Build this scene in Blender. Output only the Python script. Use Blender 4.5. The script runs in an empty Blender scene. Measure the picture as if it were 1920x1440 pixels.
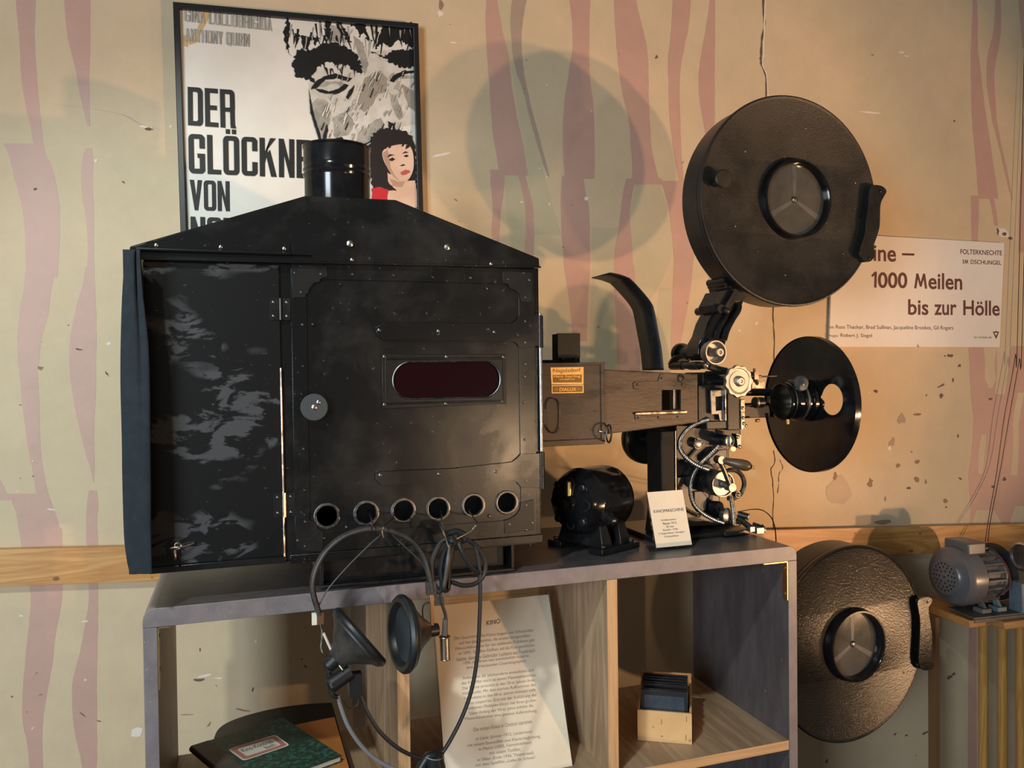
import bpy, bmesh, math, random
from mathutils import Vector, Matrix
from mathutils.geometry import tessellate_polygon

SC = bpy.context.scene
COL = SC.collection
V = Vector
PI = math.pi
rad = math.radians
random.seed(7)

# ------------------------------------------------------------------ camera
FPX, CX, CY = 1504.34, 960.0, 720.0
YAW_WALL, YAW_SHELF, PITCH, ROLL = rad(15.065), rad(18.732), rad(-0.984), rad(0.683)
EYE = V((0.0, 0.0, 1.6))

def cam_axes(yaw, pitch, roll):
    f = V((math.sin(yaw), math.cos(yaw), 0)); r = V((math.cos(yaw), -math.sin(yaw), 0)); u = V((0, 0, 1))
    f2 = f * math.cos(pitch) + u * math.sin(pitch)
    u2 = u * math.cos(pitch) - f * math.sin(pitch)
    return r * math.cos(roll) - u2 * math.sin(roll), u2 * math.cos(roll) + r * math.sin(roll), f2
CR, CU, CF = cam_axes(YAW_WALL, PITCH, ROLL)
cam = bpy.data.objects.new('camera', bpy.data.cameras.new('camera'))
COL.objects.link(cam)
cam.data.sensor_fit = 'HORIZONTAL'; cam.data.sensor_width = 36.0
cam.data.lens = FPX / 1920.0 * 36.0
cam.data.clip_start = 0.02
cam.matrix_world = Matrix(((CR.x, CU.x, -CF.x, EYE.x), (CR.y, CU.y, -CF.y, EYE.y), (CR.z, CU.z, -CF.z, EYE.z), (0, 0, 0, 1)))
SC.camera = cam

# ------------------------------------------------------------------ light and exposure
vs = SC.view_settings
SC.display_settings.display_device = 'sRGB'
vs.view_transform = 'Standard'; vs.look = 'None'; vs.gamma = 1.0; vs.use_curve_mapping = False
vs.exposure = 0.10
world = bpy.data.worlds.new('room_light'); SC.world = world
world.use_nodes = True
bg = world.node_tree.nodes['Background']
bg.inputs[0].default_value = (1.0, 0.93, 0.84, 1); bg.inputs[1].default_value = 0.11

def lamp(name, kind, loc, target, power, color, **kw):
    d = bpy.data.lights.new(name, kind); d.energy = power; d.color = color
    for k, v in kw.items(): setattr(d, k, v)
    o = bpy.data.objects.new(name, d); COL.objects.link(o)
    o.location = loc
    o.rotation_euler = (V(target) - V(loc)).to_track_quat('-Z', 'Y').to_euler()
    return o
# low warm spotlight off to the right, aimed up at the projector
for wx, wy, wz, tx, tz, pw, sz in ((3.45, -1.75, 0.48, 0.70, 1.88, 300, 33), (4.15, -1.6, 0.48, 1.50, 1.92, 330, 29), (3.6, -0.05, 0.35, 1.36, 1.47, 95, 23)):
    lamp('warm_spotlight', 'SPOT', (wx, wy, wz), (tx, 2.1 if wy < -1 else 1.75, tz), pw, (1.0, 0.58, 0.29), spot_size=rad(sz), spot_blend=0.5, shadow_soft_size=0.05)
# smaller warm lamp in front, a little below eye height
lamp('display_lamp', 'SPOT', (1.75, -1.75, 1.08), (0.80, 1.6, 1.52), 48, (1.0, 0.66, 0.38), spot_size=rad(30), spot_blend=0.7, shadow_soft_size=0.06)
# cool ceiling spotlight above left, in front of the wall
lamp('ceiling_spotlight', 'SPOT', (-0.75, 0.15, 2.95), (0.0, 2.0, 0.90), 105, (0.91, 1.0, 0.93), spot_size=rad(66), spot_blend=0.6, shadow_soft_size=0.05)
# daylight from a window behind and to the left
lamp('window_daylight', 'AREA', (-2.3, -1.7, 1.75), (0.1, 1.9, 1.2), 115, (0.82, 0.93, 1.0), shape='RECTANGLE', size=1.1, size_y=1.4)

# ------------------------------------------------------------------ frames and pixels -> points
PHI = YAW_SHELF - YAW_WALL
FW = Matrix.Identity(4)                      # wall frame: x along the wall, y into it
FS = Matrix.Rotation(PHI, 4, 'Z')            # shelf frame: turned slightly against the wall
def ray(px, py):
    return CR * ((px - CX) / FPX) - CU * ((py - CY) / FPX) + CF
def on(F, px, py, val, ax=1):
    """the point seen at a pixel of the photo, on a plane of the frame F"""
    Fi = F.inverted(); o = Fi @ EYE; d = Fi.to_3x3() @ ray(px, py)
    return o + d * ((val - o[ax]) / d[ax])
def S(px, py, y): return on(FS, px, py, y)
def SX(px, py, x): return on(FS, px, py, x, 0)
def SZ(px, py, z): return on(FS, px, py, z, 2)
def W(px, py, y): return on(FW, px, py, y)
def mpp(F, p):
    """metres per photo pixel at a point"""
    return ((F @ p) - EYE).dot(CF) / FPX

# ------------------------------------------------------------------ mesh builder
def axes_for(n):
    n = n.normalized()
    t = V((0, 0, 1)) if abs(n.z) < 0.9 else V((1, 0, 0))
    u = t.cross(n).normalized()
    return u, n.cross(u)
def smooth_path(pts, n=6, closed=False):
    pts = [V(p) for p in pts]; out = []
    N = len(pts)
    if N < 3: return pts
    rng = N if closed else N - 1
    for i in range(rng):
        if closed: p0, p1, p2, p3 = pts[(i-1) % N], pts[i], pts[(i+1) % N], pts[(i+2) % N]
        else: p0, p1, p2, p3 = pts[max(i-1, 0)], pts[i], pts[i+1], pts[min(i+2, N-1)]
        for k in range(n):
            t = k / n
            out.append(0.5 * ((2*p1) + (p2-p0)*t + (2*p0-5*p1+4*p2-p3)*t*t + (3*p1-p0-3*p2+p3)*t**3))
    if not closed: out.append(pts[-1])
    return out

class MB:
    def __init__(s, F=None):
        s.F = FS if F is None else F; s.v = []; s.f = []; s.m = []
    def add(s, verts, faces, m=0):
        b = len(s.v); s.v.extend(V(p) for p in verts)
        for f in faces: s.f.append([b + i for i in f]); s.m.append(m)
        return s
    def box(s, x0, x1, y0, y1, z0, z1, m=0):
        return s.hexa([V((x0,y0,z0)),V((x1,y0,z0)),V((x1,y1,z0)),V((x0,y1,z0)),V((x0,y0,z1)),V((x1,y0,z1)),V((x1,y1,z1)),V((x0,y1,z1))], m)
    def hexa(s, p, m=0):
        return s.add(p, [(0,3,2,1),(4,5,6,7),(0,1,5,4),(1,2,6,5),(2,3,7,6),(3,0,4,7)], m)
    def poly(s, pts, m=0):
        return s.add(pts, [list(range(len(pts)))], m)
    def tess(s, loops, m=0):
        loops = [[V(p) for p in l] for l in loops]
        flat = [p for l in loops for p in l]
        return s.add(flat, [list(t) for t in tessellate_polygon(loops)], m)
    def slab(s, loops, d, m=0, m_side=None):
        """outline (and holes) given as 3-D points, thickened along the vector d"""
        loops = [[V(p) for p in l] for l in loops]; d = V(d)
        s.tess(loops, m); s.tess([[p + d for p in l] for l in loops], m)
        for l in loops:
            n = len(l)
            s.add(l + [p + d for p in l], [(i, (i+1) % n, n + (i+1) % n, n + i) for i in range(n)], m if m_side is None else m_side)
        return s
    def prism(s, xz, y0, y1, m=0, holes=()):
        return s.slab([[(x, y0, z) for x, z in l] for l in [xz] + list(holes)], (0, y1 - y0, 0), m)
    def lathe(s, o, axis, prof, seg=32, m=0, ry=1.0):
        o = V(o); n = V(axis).normalized(); u, w = axes_for(n); vs_, fs = [], []
        for r, h in prof:
            for k in range(seg):
                a = 2*PI*k/seg
                vs_.append(o + n*h + u*(r*math.cos(a)) + w*(r*ry*math.sin(a)))
        for i in range(len(prof)-1):
            for k in range(seg):
                k2 = (k+1) % seg
                fs.append((i*seg+k, i*seg+k2, (i+1)*seg+k2, (i+1)*seg+k))
        if prof[0][0] > 1e-6: fs.append(list(range(seg))[::-1])
        if prof[-1][0] > 1e-6: fs.append([(len(prof)-1)*seg+k for k in range(seg)])
        return s.add(vs_, fs, m)
    def lathe_open(s, o, axis, prof, seg=32, m=0):
        k = len(s.f); s.lathe(o, axis, prof, seg, m)
        n = (prof[0][0] > 1e-6) + (prof[-1][0] > 1e-6)
        if n: s.f = s.f[:-n]; s.m = s.m[:-n]
        return s
    def cyl(s, p0, p1, r0, r1=None, seg=20, m=0):
        p0, p1 = V(p0), V(p1); return s.lathe(p0, p1-p0, [(r0, 0), (r0 if r1 is None else r1, (p1-p0).length)], seg, m)
    def dome(s, c, axis, r, h=None, m=0, seg=10):
        h = r*0.6 if h is None else h
        return s.lathe(c, axis, [(r, 0), (r*0.92, h*0.45), (r*0.6, h*0.85), (0, h)], seg, m)
    def tube(s, pts, r, seg=8, m=0, n=6, closed=False, flat=1.0, up=None, smooth=True):
        pts = smooth_path(pts, n, closed) if smooth else [V(p) for p in pts]
        N = len(pts); vs_, fs = [], []
        t0 = (pts[1]-pts[0]).normalized(); u, w = axes_for(t0)
        if up is not None:
            u = V(up) - t0*V(up).dot(t0); u.normalize(); w = t0.cross(u)
        for i in range(N):
            if closed: t = (pts[(i+1) % N]-pts[i-1])
            else: t = pts[min(i+1, N-1)]-pts[max(i-1, 0)]
            t.normalize()
            if up is not None:
                uu = V(up) - t*V(up).dot(t)
                if uu.length > 1e-3: u = uu.normalized()
            u = (u - t*u.dot(t)).normalized(); w = t.cross(u)
            ri = r(i/(N-1)) if callable(r) else r
            for k in range(seg):
                a = 2*PI*k/seg
                vs_.append(pts[i] + u*(ri*math.cos(a)) + w*(ri*flat*math.sin(a)))
        for i in range(N if closed else N-1):
            j = (i+1) % N
            for k in range(seg):
                k2 = (k+1) % seg
                fs.append((i*seg+k, i*seg+k2, j*seg+k2, j*seg+k))
        if not closed:
            fs.append(list(range(seg))[::-1]); fs.append([(N-1)*seg+k for k in range(seg)])
        return s.add(vs_, fs, m)
    def torus(s, c, axis, R, r, seg=28, sub=8, m=0, ry=1.0):
        c = V(c); u, w = axes_for(V(axis))
        return s.tube([c + u*(R*math.cos(2*PI*k/seg)) + w*(R*ry*math.sin(2*PI*k/seg)) for k in range(seg)], r, sub, m, closed=True, smooth=False)
    def strip(s, rows, m=0, closed=False):
        """rows of equally many points joined into a sheet"""
        n = len(rows[0]); flat = [p for r in rows for p in r]
        fs = [(i*n+k, i*n+k+1, (i+1)*n+k+1, (i+1)*n+k) for i in range(len(rows)-1) for k in range(n-1)]
        return s.add(flat, fs, m)
    def build(s, name, mats, parent=None, bevel=0.0, seg=2, smooth=True, solid=0.0, angle=32):
        if not isinstance(mats, (list, tuple)): mats = [mats]
        M = (ROOT[parent.name].inverted() if parent is not None else Matrix.Identity(4)) @ s.F
        if parent is None: M = Matrix.Identity(4)
        me = bpy.data.meshes.new(name)
        me.from_pydata([M @ p for p in s.v], [], s.f)
        for mm in mats: me.materials.append(MAT[mm] if isinstance(mm, str) else mm)
        me.polygons.foreach_set('material_index', s.m)
        bm = bmesh.new(); bm.from_mesh(me)
        bmesh.ops.remove_doubles(bm, verts=bm.verts, dist=1e-6)
        bmesh.ops.recalc_face_normals(bm, faces=bm.faces)
        bm.to_mesh(me); bm.free()
        if smooth:
            me.polygons.foreach_set('use_smooth', [True]*len(me.polygons))
            me.set_sharp_from_angle(angle=rad(angle))
        o = bpy.data.objects.new(name, me); COL.objects.link(o)
        if parent is not None:
            o.parent = parent; ROOT[o.name] = ROOT[parent.name]
        if solid:
            md = o.modifiers.new('thickness', 'SOLIDIFY'); md.thickness = solid; md.offset = 0
        if bevel:
            md = o.modifiers.new('edge', 'BEVEL'); md.width = bevel; md.segments = seg; md.limit_method = 'ANGLE'; md.angle_limit = rad(40)
        return o
ROOT = {}
def thing(name, label, cat, base, F=None, group=None):
    """an Empty at the thing's base; base is given in the frame F"""
    F = FS if F is None else F
    o = bpy.data.objects.new(name, None); COL.objects.link(o)
    o.empty_display_size = 0.05
    M = F @ Matrix.Translation(V(base)); o.matrix_world = M
    ROOT[o.name] = M
    tag(o, label, cat, group)
    return o
def tag(o, label, cat, group=None):
    o['label'] = label; o['category'] = cat
    if group: o['group'] = group
    return o
def single(mb, name, mats, label, cat, base, group=None, **kw):
    """a thing that is one mesh: its origin is put at its base"""
    M = mb.F @ Matrix.Translation(V(base)); Mi = M.inverted()
    mb.v = [Mi @ (mb.F @ p) for p in mb.v]
    o = mb.build(name, mats, None, **kw)
    o.matrix_world = M; ROOT[o.name] = M
    return tag(o, label, cat, group)
def struct(o, *a):
    o['kind'] = 'structure'; return o

# ------------------------------------------------------------------ lettering
_fc = {}
def glyphs(body, bold=0.0):
    k = (body, bold)
    if k not in _fc:
        c = bpy.data.curves.new('lettering', 'FONT'); c.body = body; c.offset = bold; c.resolution_u = 4; c.align_x = 'CENTER'
        o = bpy.data.objects.new('lettering', c); COL.objects.link(o)
        me = bpy.data.meshes.new_from_object(o)
        vs_ = [(v.co.x, v.co.y) for v in me.vertices]; fs = [list(p.vertices) for p in me.polygons]
        bpy.data.objects.remove(o); bpy.data.curves.remove(c); bpy.data.meshes.remove(me)
        xs = [p[0] for p in vs_]; ys = [p[1] for p in vs_]
        x0, x1, y0, y1 = min(xs), max(xs), min(ys), max(ys)
        _fc[k] = ([((x-x0)/(x1-x0), (y-y0)/(y1-y0)) for x, y in vs_], fs)
    return _fc[k]
def bilin(q, u, v):
    """q: bottom-left, bottom-right, top-right, top-left"""
    return (V(q[0])*(1-u) + V(q[1])*u)*(1-v) + (V(q[3])*(1-u) + V(q[2])*u)*v
def write(mb, body, q, m=0, bold=0.0):
    if 'M' in body: bold = 0.0          # a thickened M would fill itself in
    vs_, fs = glyphs(body, bold)
    mb.add([bilin(q, u, v) for u, v in vs_], fs, m)
def rr(x0, y0, x1, y1, rs, n=4):
    out = []
    for (cx, cy, sx, sy, a0), r in zip(((x0, y0, 1, 1, PI), (x1, y0, -1, 1, 1.5*PI), (x1, y1, -1, -1, 0), (x0, y1, 1, -1, .5*PI)), rs):
        if r <= 0: out.append((cx, cy)); continue
        for k in range(n+1):
            a = a0 + .5*PI*k/n
            out.append((cx + sx*r + r*math.cos(a), cy + sy*r + r*math.sin(a)))
    return out
def condensed(ch):
    """heavy condensed poster capitals: a list of (outline, holes) in a box of width w and height 1"""
    w, t, h, r = .5, .165, .12, .13
    R_ = lambda *a: (rr(a[0], a[1], a[2], a[3], a[4] if len(a) > 4 else (0,0,0,0)), [])
    P_ = lambda *p: (list(p), [])
    bar = R_(0, 0, t, 1)
    ring = (rr(0, 0, w, 1, (r,)*4), [rr(t, h, w-t, 1-h, (.03,)*4)])
    if ch in 'OÖQ':
        g = [ring]
        if ch == 'Ö': g += [R_(.09, 1.05, .22, 1.17), R_(.28, 1.05, .41, 1.17)]
        if ch == 'Q': g += [P_((.26, .16), (.36, .22), (.52, -.05), (.40, -.08))]
        return g, w
    if ch == 'D': return [(rr(0, 0, w, 1, (0, r, r, 0)), [rr(t, h, w-t, 1-h, (0, .05, .05, 0))])], w
    if ch == 'E': return [bar, R_(t, 0, .44, h), R_(t, 1-h, .44, 1), R_(t, .44, .40, .56)], .44
    if ch == 'L': return [bar, R_(t, 0, .42, h)], .42
    if ch == 'I': return [bar], t
    if ch == 'T': return [R_(.15, 0, .15+t, 1-h), R_(0, 1-h, .46, 1)], .46
    if ch == 'H': return [bar, R_(w-t, 0, w, 1), R_(t, .44, w-t, .56)], w
    if ch == 'N': return [bar, R_(w-t, 0, w, 1), P_((t*.95, 1), (t*.95, .62), (w-t*.95, 0), (w-t*.95, .38))], w
    if ch == 'U': return [(rr(0, 0, w, 1, (r, r, 0, 0)), []) if False else R_(0, .1, t, 1), R_(w-t, .1, w, 1), (rr(0, 0, w, .14, (.12, .12, 0, 0)), [])], w
    if ch == 'V': return [P_((0, 1), (t*1.05, 1), (.32, 0), (.18, 0)), P_((w, 1), (.32, 0), (.20, 0), (w-t*1.05, 1))], w
    if ch == 'A': return [P_((0, 0), (t, 0), (.31, 1), (.19, 1)), P_((w, 0), (w-t, 0), (.19, 1), (.31, 1)), R_(.12, .2, .38, .31)], w
    if ch == 'Y': return [P_((0, 1), (t*1.1, 1), (.33, .45), (.17, .40)), P_((w, 1), (w-t*1.1, 1), (.17, .45), (.33, .40)), R_(.165, 0, .335, .45)], w
    if ch == 'K': return [bar, P_((t, .62), (t, .34), (.34, 1), (.52, 1)), P_((.2, .56), (.33, .70), (.54, 0), (.36, 0))], .54
    if ch == 'R': return [bar, (rr(0, .42, w, 1, (0, .1, r, 0)), [rr(t, .53, w-t, 1-h, (0, .03, .03, 0))]), P_((w-t, .48), (w-.01, .48), (w-.01, .1), (w+.03, 0), (w-t+.01, 0), (w-t, .1))], w
    if ch == 'B': return [bar, (rr(0, .46, w-.01, 1, (0, .08, r, 0)), [rr(t, .56, w-t, 1-h, (0, .03, .03, 0))]), (rr(0, 0, w, .56, (0, r, .08, 0)), [rr(t, h, w-t, .46, (0, .03, .03, 0))])], w
    if ch in 'GC':
        g = [R_(0, 0, t, 1, (r, 0, 0, r)), R_(t*.8, 1-h, w, 1, (0, 0, r, 0)), R_(t*.8, 0, w, h, (0, r, 0, 0)), R_(w-t, .64, w, .93), R_(w-t, .07, w, .42 if ch == 'G' else .36)]
        if ch == 'G': g += [R_(.27, .40, w, .51)]
        return g, w
    return [], .22
def big_m(mb, q, m=0):
    mb.tess([[bilin(q, u, v) for u, v in [(0,0),(.17,0),(.28,.62),(.43,.12),(.57,.12),(.72,.62),(.83,0),(1,0),(.84,1),(.68,1),(.5,.42),(.32,1),(.16,1)]]], m)
def poster_write(mb, body, q, m=0, gap=.07):
    tot = sum(condensed(c)[1] for c in body) + gap*(len(body)-1); x = 0
    for c in body:
        g, w = condensed(c)
        for i, (outl, holes) in enumerate(g):
            mb.tess([[bilin(q, (x+px)/tot, py) - V((0, .00004*i, 0)) for px, py in l] for l in [outl]+holes], m)
        x += w + gap
# ------------------------------------------------------------------ materials
MAT = {}
def mat(name, col, rough=.5, metal=0.0, col2=None, nscale=20, lo=.4, hi=.6, rough2=None, bump=0.0, bscale=80, dist=0.0, stretch=None,
        specks=None, coat=0.0, detail=6, spec=.5, big=None, emit=None):
    """Principled material; col2 is worn or stained patches cut out of a noise, big a slow second mask, specks a fine fleck"""
    m = bpy.data.materials.new(name); m.use_nodes = True; nt = m.node_tree; N = nt.nodes; L = nt.links
    b = N['Principled BSDF']
    b.inputs['Base Color'].default_value = (*col, 1); b.inputs['Roughness'].default_value = rough; b.inputs['Metallic'].default_value = metal
    b.inputs['Coat Weight'].default_value = coat; b.inputs['Coat Roughness'].default_value = .12; b.inputs['Specular IOR Level'].default_value = spec
    tc = N.new('ShaderNodeTexCoord'); mp = N.new('ShaderNodeMapping'); L.new(tc.outputs['Object'], mp.inputs[0])
    if stretch: mp.inputs['Scale'].default_value = stretch
    def noise(sc, det=6, dst=0.0, rgh=.6):
        n = N.new('ShaderNodeTexNoise'); n.inputs['Scale'].default_value = sc; n.inputs['Detail'].default_value = det
        n.inputs['Distortion'].default_value = dst; n.inputs['Roughness'].default_value = rgh
        L.new(mp.outputs[0], n.inputs['Vector']); return n.outputs['Fac']
    def ramp(src, a, c):
        r = N.new('ShaderNodeMapRange'); r.inputs[1].default_value = a; r.inputs[2].default_value = c; L.new(src, r.inputs[0]); return r.outputs[0]
    def mix(fac, c1, c2):
        x = N.new('ShaderNodeMix'); x.data_type = 'RGBA'; L.new(fac, x.inputs[0])
        for i, c in ((6, c1), (7, c2)):
            if isinstance(c, tuple): x.inputs[i].default_value = (*c, 1)
            else: L.new(c, x.inputs[i])
        return x.outputs[2]
    cur = col
    if col2:
        fac = ramp(noise(nscale, detail, dist), lo, hi)
        if big:
            mm = N.new('ShaderNodeMath'); mm.operation = 'MULTIPLY'; L.new(fac, mm.inputs[0]); L.new(ramp(noise(big[0], 3), big[1], big[2]), mm.inputs[1]); fac = mm.outputs[0]
        cur = mix(fac, cur, col2)
        if rough2 is not None:
            x = N.new('ShaderNodeMapRange'); x.inputs[3].default_value = rough; x.inputs[4].default_value = rough2; L.new(fac, x.inputs[0]); L.new(x.outputs[0], b.inputs['Roughness'])
    if specks: cur = mix(ramp(noise(specks[1], 2), specks[2], specks[2]+.05), cur, specks[0])
    if not isinstance(cur, tuple): L.new(cur, b.inputs['Base Color'])
    if bump:
        bp = N.new('ShaderNodeBump'); bp.inputs['Strength'].default_value = bump; bp.inputs['Distance'].default_value = .002
        L.new(noise(bscale, 5), bp.inputs['Height']); L.new(bp.outputs[0], b.inputs['Normal'])
    if emit: b.inputs['Emission Color'].default_value = (*emit[0], 1); b.inputs['Emission Strength'].default_value = emit[1]
    MAT[name] = m; return m
def wood(name, c1, c2, axis='X', scale=9.0, rough=.5, rings=14):
    m = bpy.data.materials.new(name); m.use_nodes = True; N = m.node_tree.nodes; L = m.node_tree.links; b = N['Principled BSDF']
    tc = N.new('ShaderNodeTexCoord'); mp = N.new('ShaderNodeMapping'); L.new(tc.outputs['Object'], mp.inputs[0])
    k = 'XYZ'.index(axis); sc = [rings, rings, rings]; sc[k] = .9; mp.inputs['Scale'].default_value = sc
    n = N.new('ShaderNodeTexNoise'); n.inputs['Scale'].default_value = scale*.25; n.inputs['Detail'].default_value = 5; n.inputs['Distortion'].default_value = 1.2; L.new(mp.outputs[0], n.inputs['Vector'])
    w = N.new('ShaderNodeMath'); w.operation = 'MULTIPLY'; w.inputs[1].default_value = 34; L.new(n.outputs['Fac'], w.inputs[0])
    s_ = N.new('ShaderNodeMath'); s_.operation = 'SINE'; L.new(w.outputs[0], s_.inputs[0])
    n2 = N.new('ShaderNodeTexNoise'); n2.inputs['Scale'].default_value = scale*4; n2.inputs['Detail'].default_value = 4; L.new(mp.outputs[0], n2.inputs['Vector'])
    r = N.new('ShaderNodeMapRange'); r.inputs[1].default_value = -1; r.inputs[2].default_value = 1; r.inputs[4].default_value = .55; L.new(s_.outputs[0], r.inputs[0])
    a = N.new('ShaderNodeMath'); a.operation = 'MULTIPLY_ADD'; a.inputs[1].default_value = .7; L.new(n2.outputs['Fac'], a.inputs[0]); L.new(r.outputs[0], a.inputs[2])
    r2 = N.new('ShaderNodeMapRange'); r2.inputs[1].default_value = .15; r2.inputs[2].default_value = .95; L.new(a.outputs[0], r2.inputs[0])
    x = N.new('ShaderNodeMix'); x.data_type = 'RGBA'; L.new(r2.outputs[0], x.inputs[0]); x.inputs[6].default_value = (*c1, 1); x.inputs[7].default_value = (*c2, 1)
    L.new(x.outputs[2], b.inputs['Base Color']); b.inputs['Roughness'].default_value = rough
    MAT[name] = m; return m
def wallmat(name, c1, c2, c3=None, gloss=.75):
    """old distemper: two slow tones, stains and trowelled unevenness"""
    m = mat(name, c1, gloss, 0, c2, 1.6, .42, .62, bump=.35, bscale=26, detail=7, dist=.5)
    nt = m.node_tree; N = nt.nodes; L = nt.links; b = N['Principled BSDF']
    src = b.inputs['Base Color'].links[0].from_socket
    tc = N.new('ShaderNodeTexCoord')
    n = N.new('ShaderNodeTexNoise'); n.inputs['Scale'].default_value = 9; n.inputs['Detail'].default_value = 9; n.inputs['Roughness'].default_value = .75; L.new(tc.outputs['Object'], n.inputs['Vector'])
    r = N.new('ShaderNodeMapRange'); r.inputs[1].default_value = .3; r.inputs[2].default_value = .75; r.inputs[3].default_value = 1.06; r.inputs[4].default_value = .92; L.new(n.outputs['Fac'], r.inputs[0])
    x = N.new('ShaderNodeMix'); x.data_type = 'RGBA'; x.blend_type = 'MULTIPLY'; x.inputs[0].default_value = 1
    L.new(src, x.inputs[6]); L.new(r.outputs[0], x.inputs[7]); L.new(x.outputs[2], b.inputs['Base Color'])
    return m
wallmat('wall_ochre', (.60, .46, .30), (.56, .45, .30))
wallmat('wall_pink', (.52, .315, .255), (.48, .30, .235), gloss=.5)
wallmat('wall_sage', (.52, .435, .285), (.49, .42, .27))
wallmat('wall_grey', (.40, .30, .23), (.36, .27, .21))
wallmat('wall_stain', (.52, .375, .26), (.49, .36, .25))
mat('plaster_white', (.75, .66, .58), .8)
mat('wall_dark', (.16, .10, .07), .9)
mat('wall_brown', (.30, .18, .11), .9)
mat('crack', (.12, .075, .045), .95)
mat('floorboards', (.06, .047, .038), .7, col2=(.045, .034, .027), nscale=4)
wood('pine_rail', (.63, .345, .115), (.46, .205, .052), 'X', 7, .45, 10)
mat('knot', (.20, .085, .03), .6, col2=(.32, .15, .05), nscale=60)
wood('oak_laminate', (.44, .30, .19), (.28, .18, .105), 'Z', 5, .45, 9)
wood('oak_flat', (.46, .32, .205), (.31, .20, .12), 'Y', 5, .45, 9)
wood('oak_edge', (.60, .37, .19), (.47, .27, .13), 'Z', 9, .5, 20)
wood('oak_edge_flat', (.60, .37, .19), (.47, .27, .13), 'X', 9, .5, 20)
mat('grey_laminate', (.205, .170, .174), .42, col2=(.17, .143, .148), nscale=30, specks=((.36, .32, .32), 260, .70), bump=.08, bscale=300)
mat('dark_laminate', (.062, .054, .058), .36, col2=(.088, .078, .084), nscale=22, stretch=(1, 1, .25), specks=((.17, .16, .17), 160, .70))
mat('brass', (.62, .43, .17), .38, 1.0, col2=(.55, .36, .14), nscale=50)
mat('brass_dark', (.16, .10, .035), .4, .8)
mat('steel', (.50, .49, .48), .26, 1.0, col2=(.33, .32, .31), nscale=60, rough2=.38)
mat('bore', (.28, .25, .20), .28, 1.0)
mat('nickel', (.55, .49, .38), .3, 1.0)
mat('poster_shade', (.42, .25, .18), .35)
mat('aluminium', (.44, .41, .385), .46, 1.0, col2=(.40, .375, .35), nscale=40)
mat('dark_steel', (.13, .14, .15), .3, 1.0, col2=(.22, .21, .20), nscale=70, rough2=.45)
mat('bare_edge', (.50, .42, .34), .35, 1.0, col2=(.12, .10, .09), nscale=45)
mat('copper', (.60, .36, .22), .35, 1.0)
BK = (.0050, .0052, .0058)
mat('lamp_enamel', BK, .23, col2=(.019, .018, .017), nscale=8, lo=.46, hi=.78, rough2=.40, bump=.07, bscale=45, dist=.25, detail=9, specks=((.07, .065, .06), 110, .70), spec=.5)
mat('door_enamel', BK, .30, col2=(.032, .034, .039), nscale=24, lo=.505, hi=.55, rough2=.6, bump=.08, bscale=50, dist=.5, detail=10, big=(5.0, .50, .54), stretch=(.6, 1, 1.25), specks=((.06, .06, .065), 120, .71), spec=.5)
mat('black_matte', (.004, .004, .0045), .55, spec=.2)
mat('worn_tin', (.031, .024, .020), .32, .45, col2=(.060, .046, .037), nscale=14, rough2=.46, bump=.12, bscale=70, stretch=(.7, 1, 2.2), specks=((.02, .017, .015), 90, .66))
mat('black_gloss', (.0045, .0045, .0055), .14, col2=(.008, .008, .009), nscale=30, spec=.5)
mat('black_satin', (.0065, .0065, .0072), .34, col2=(.013, .0125, .0125), nscale=25, bump=.04, bscale=120, spec=.38)
mat('black_wrinkle', (.0060, .0056, .0054), .40, col2=(.014, .0125, .011), nscale=12, rough2=.48, bump=.28, bscale=330, specks=((.05, .045, .04), 120, .70))
mat('black_hammered', (.0055, .0046, .0041), .215, col2=(.008, .0068, .006), nscale=12, rough2=.24, bump=.32, bscale=190, specks=((.035, .03, .026), 70, .70), spec=.6)
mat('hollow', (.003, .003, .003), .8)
mat('red_glass', (.011, .0003, .0012), .07, spec=.5)
mat('smoky_glass', (.060, .055, .045), .10, col2=(.10, .09, .075), nscale=5, rough2=.16, spec=.7)
mat('navy_cloth', (.0075, .0125, .019), .92, col2=(.0115, .018, .026), nscale=40, bump=.4, bscale=500)
mat('bakelite_grey', (.055, .060, .066), .28)
mat('rubber', (.012, .013, .015), .42)
mat('rubber_grey', (.030, .034, .040), .5)
mat('leather', (.022, .021, .021), .5, col2=(.05, .043, .038), nscale=30, bump=.3, bscale=260)
mat('grey_cord', (.19, .185, .20), .5)
mat('wire_metal', (.22, .21, .20), .35, 1.0)
mat('paper_warm', (.76, .66, .52), .6, col2=(.71, .61, .47), nscale=8)
mat('paper_white', (.80, .73, .66), .6, col2=(.76, .69, .62), nscale=6)
mat('print_grey', (.30, .25, .20), .7)
mat('print_dark', (.12, .10, .085), .7)
mat('maroon_ink', (.115, .035, .028), .6)
mat('poster_paper', (.72, .68, .62), .30, col2=(.66, .62, .56), nscale=5, coat=.1)
mat('poster_black', (.017, .0165, .0165), .4, spec=.2, specks=((.06, .057, .055), 60, .73))
mat('poster_grey', (.27, .255, .225), .32, coat=.1, col2=(.40, .375, .33), nscale=25)
mat('poster_light', (.52, .49, .43), .32, coat=.1, col2=(.66, .62, .56), nscale=18)
mat('poster_tan', (.32, .285, .235), .32, coat=.1)
mat('poster_stain', (.55, .38, .16), .5)
mat('poster_skin', (.70, .48, .36), .32, coat=.1, col2=(.62, .40, .29), nscale=14)
mat('poster_hair', (.020, .014, .013), .32, coat=.1)
mat('poster_red', (.50, .025, .03), .32, coat=.1)
mat('poster_lips', (.45, .09, .09), .32, coat=.1)
mat('frame_black', (.010, .010, .011), .38)
mat('book_green', (.012, .035, .026), .5, col2=(.035, .12, .085), nscale=95, lo=.47, hi=.6, big=(9, .40, .55))
mat('book_spine', (.05, .042, .036), .55, col2=(.08, .068, .055), nscale=30)
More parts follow.
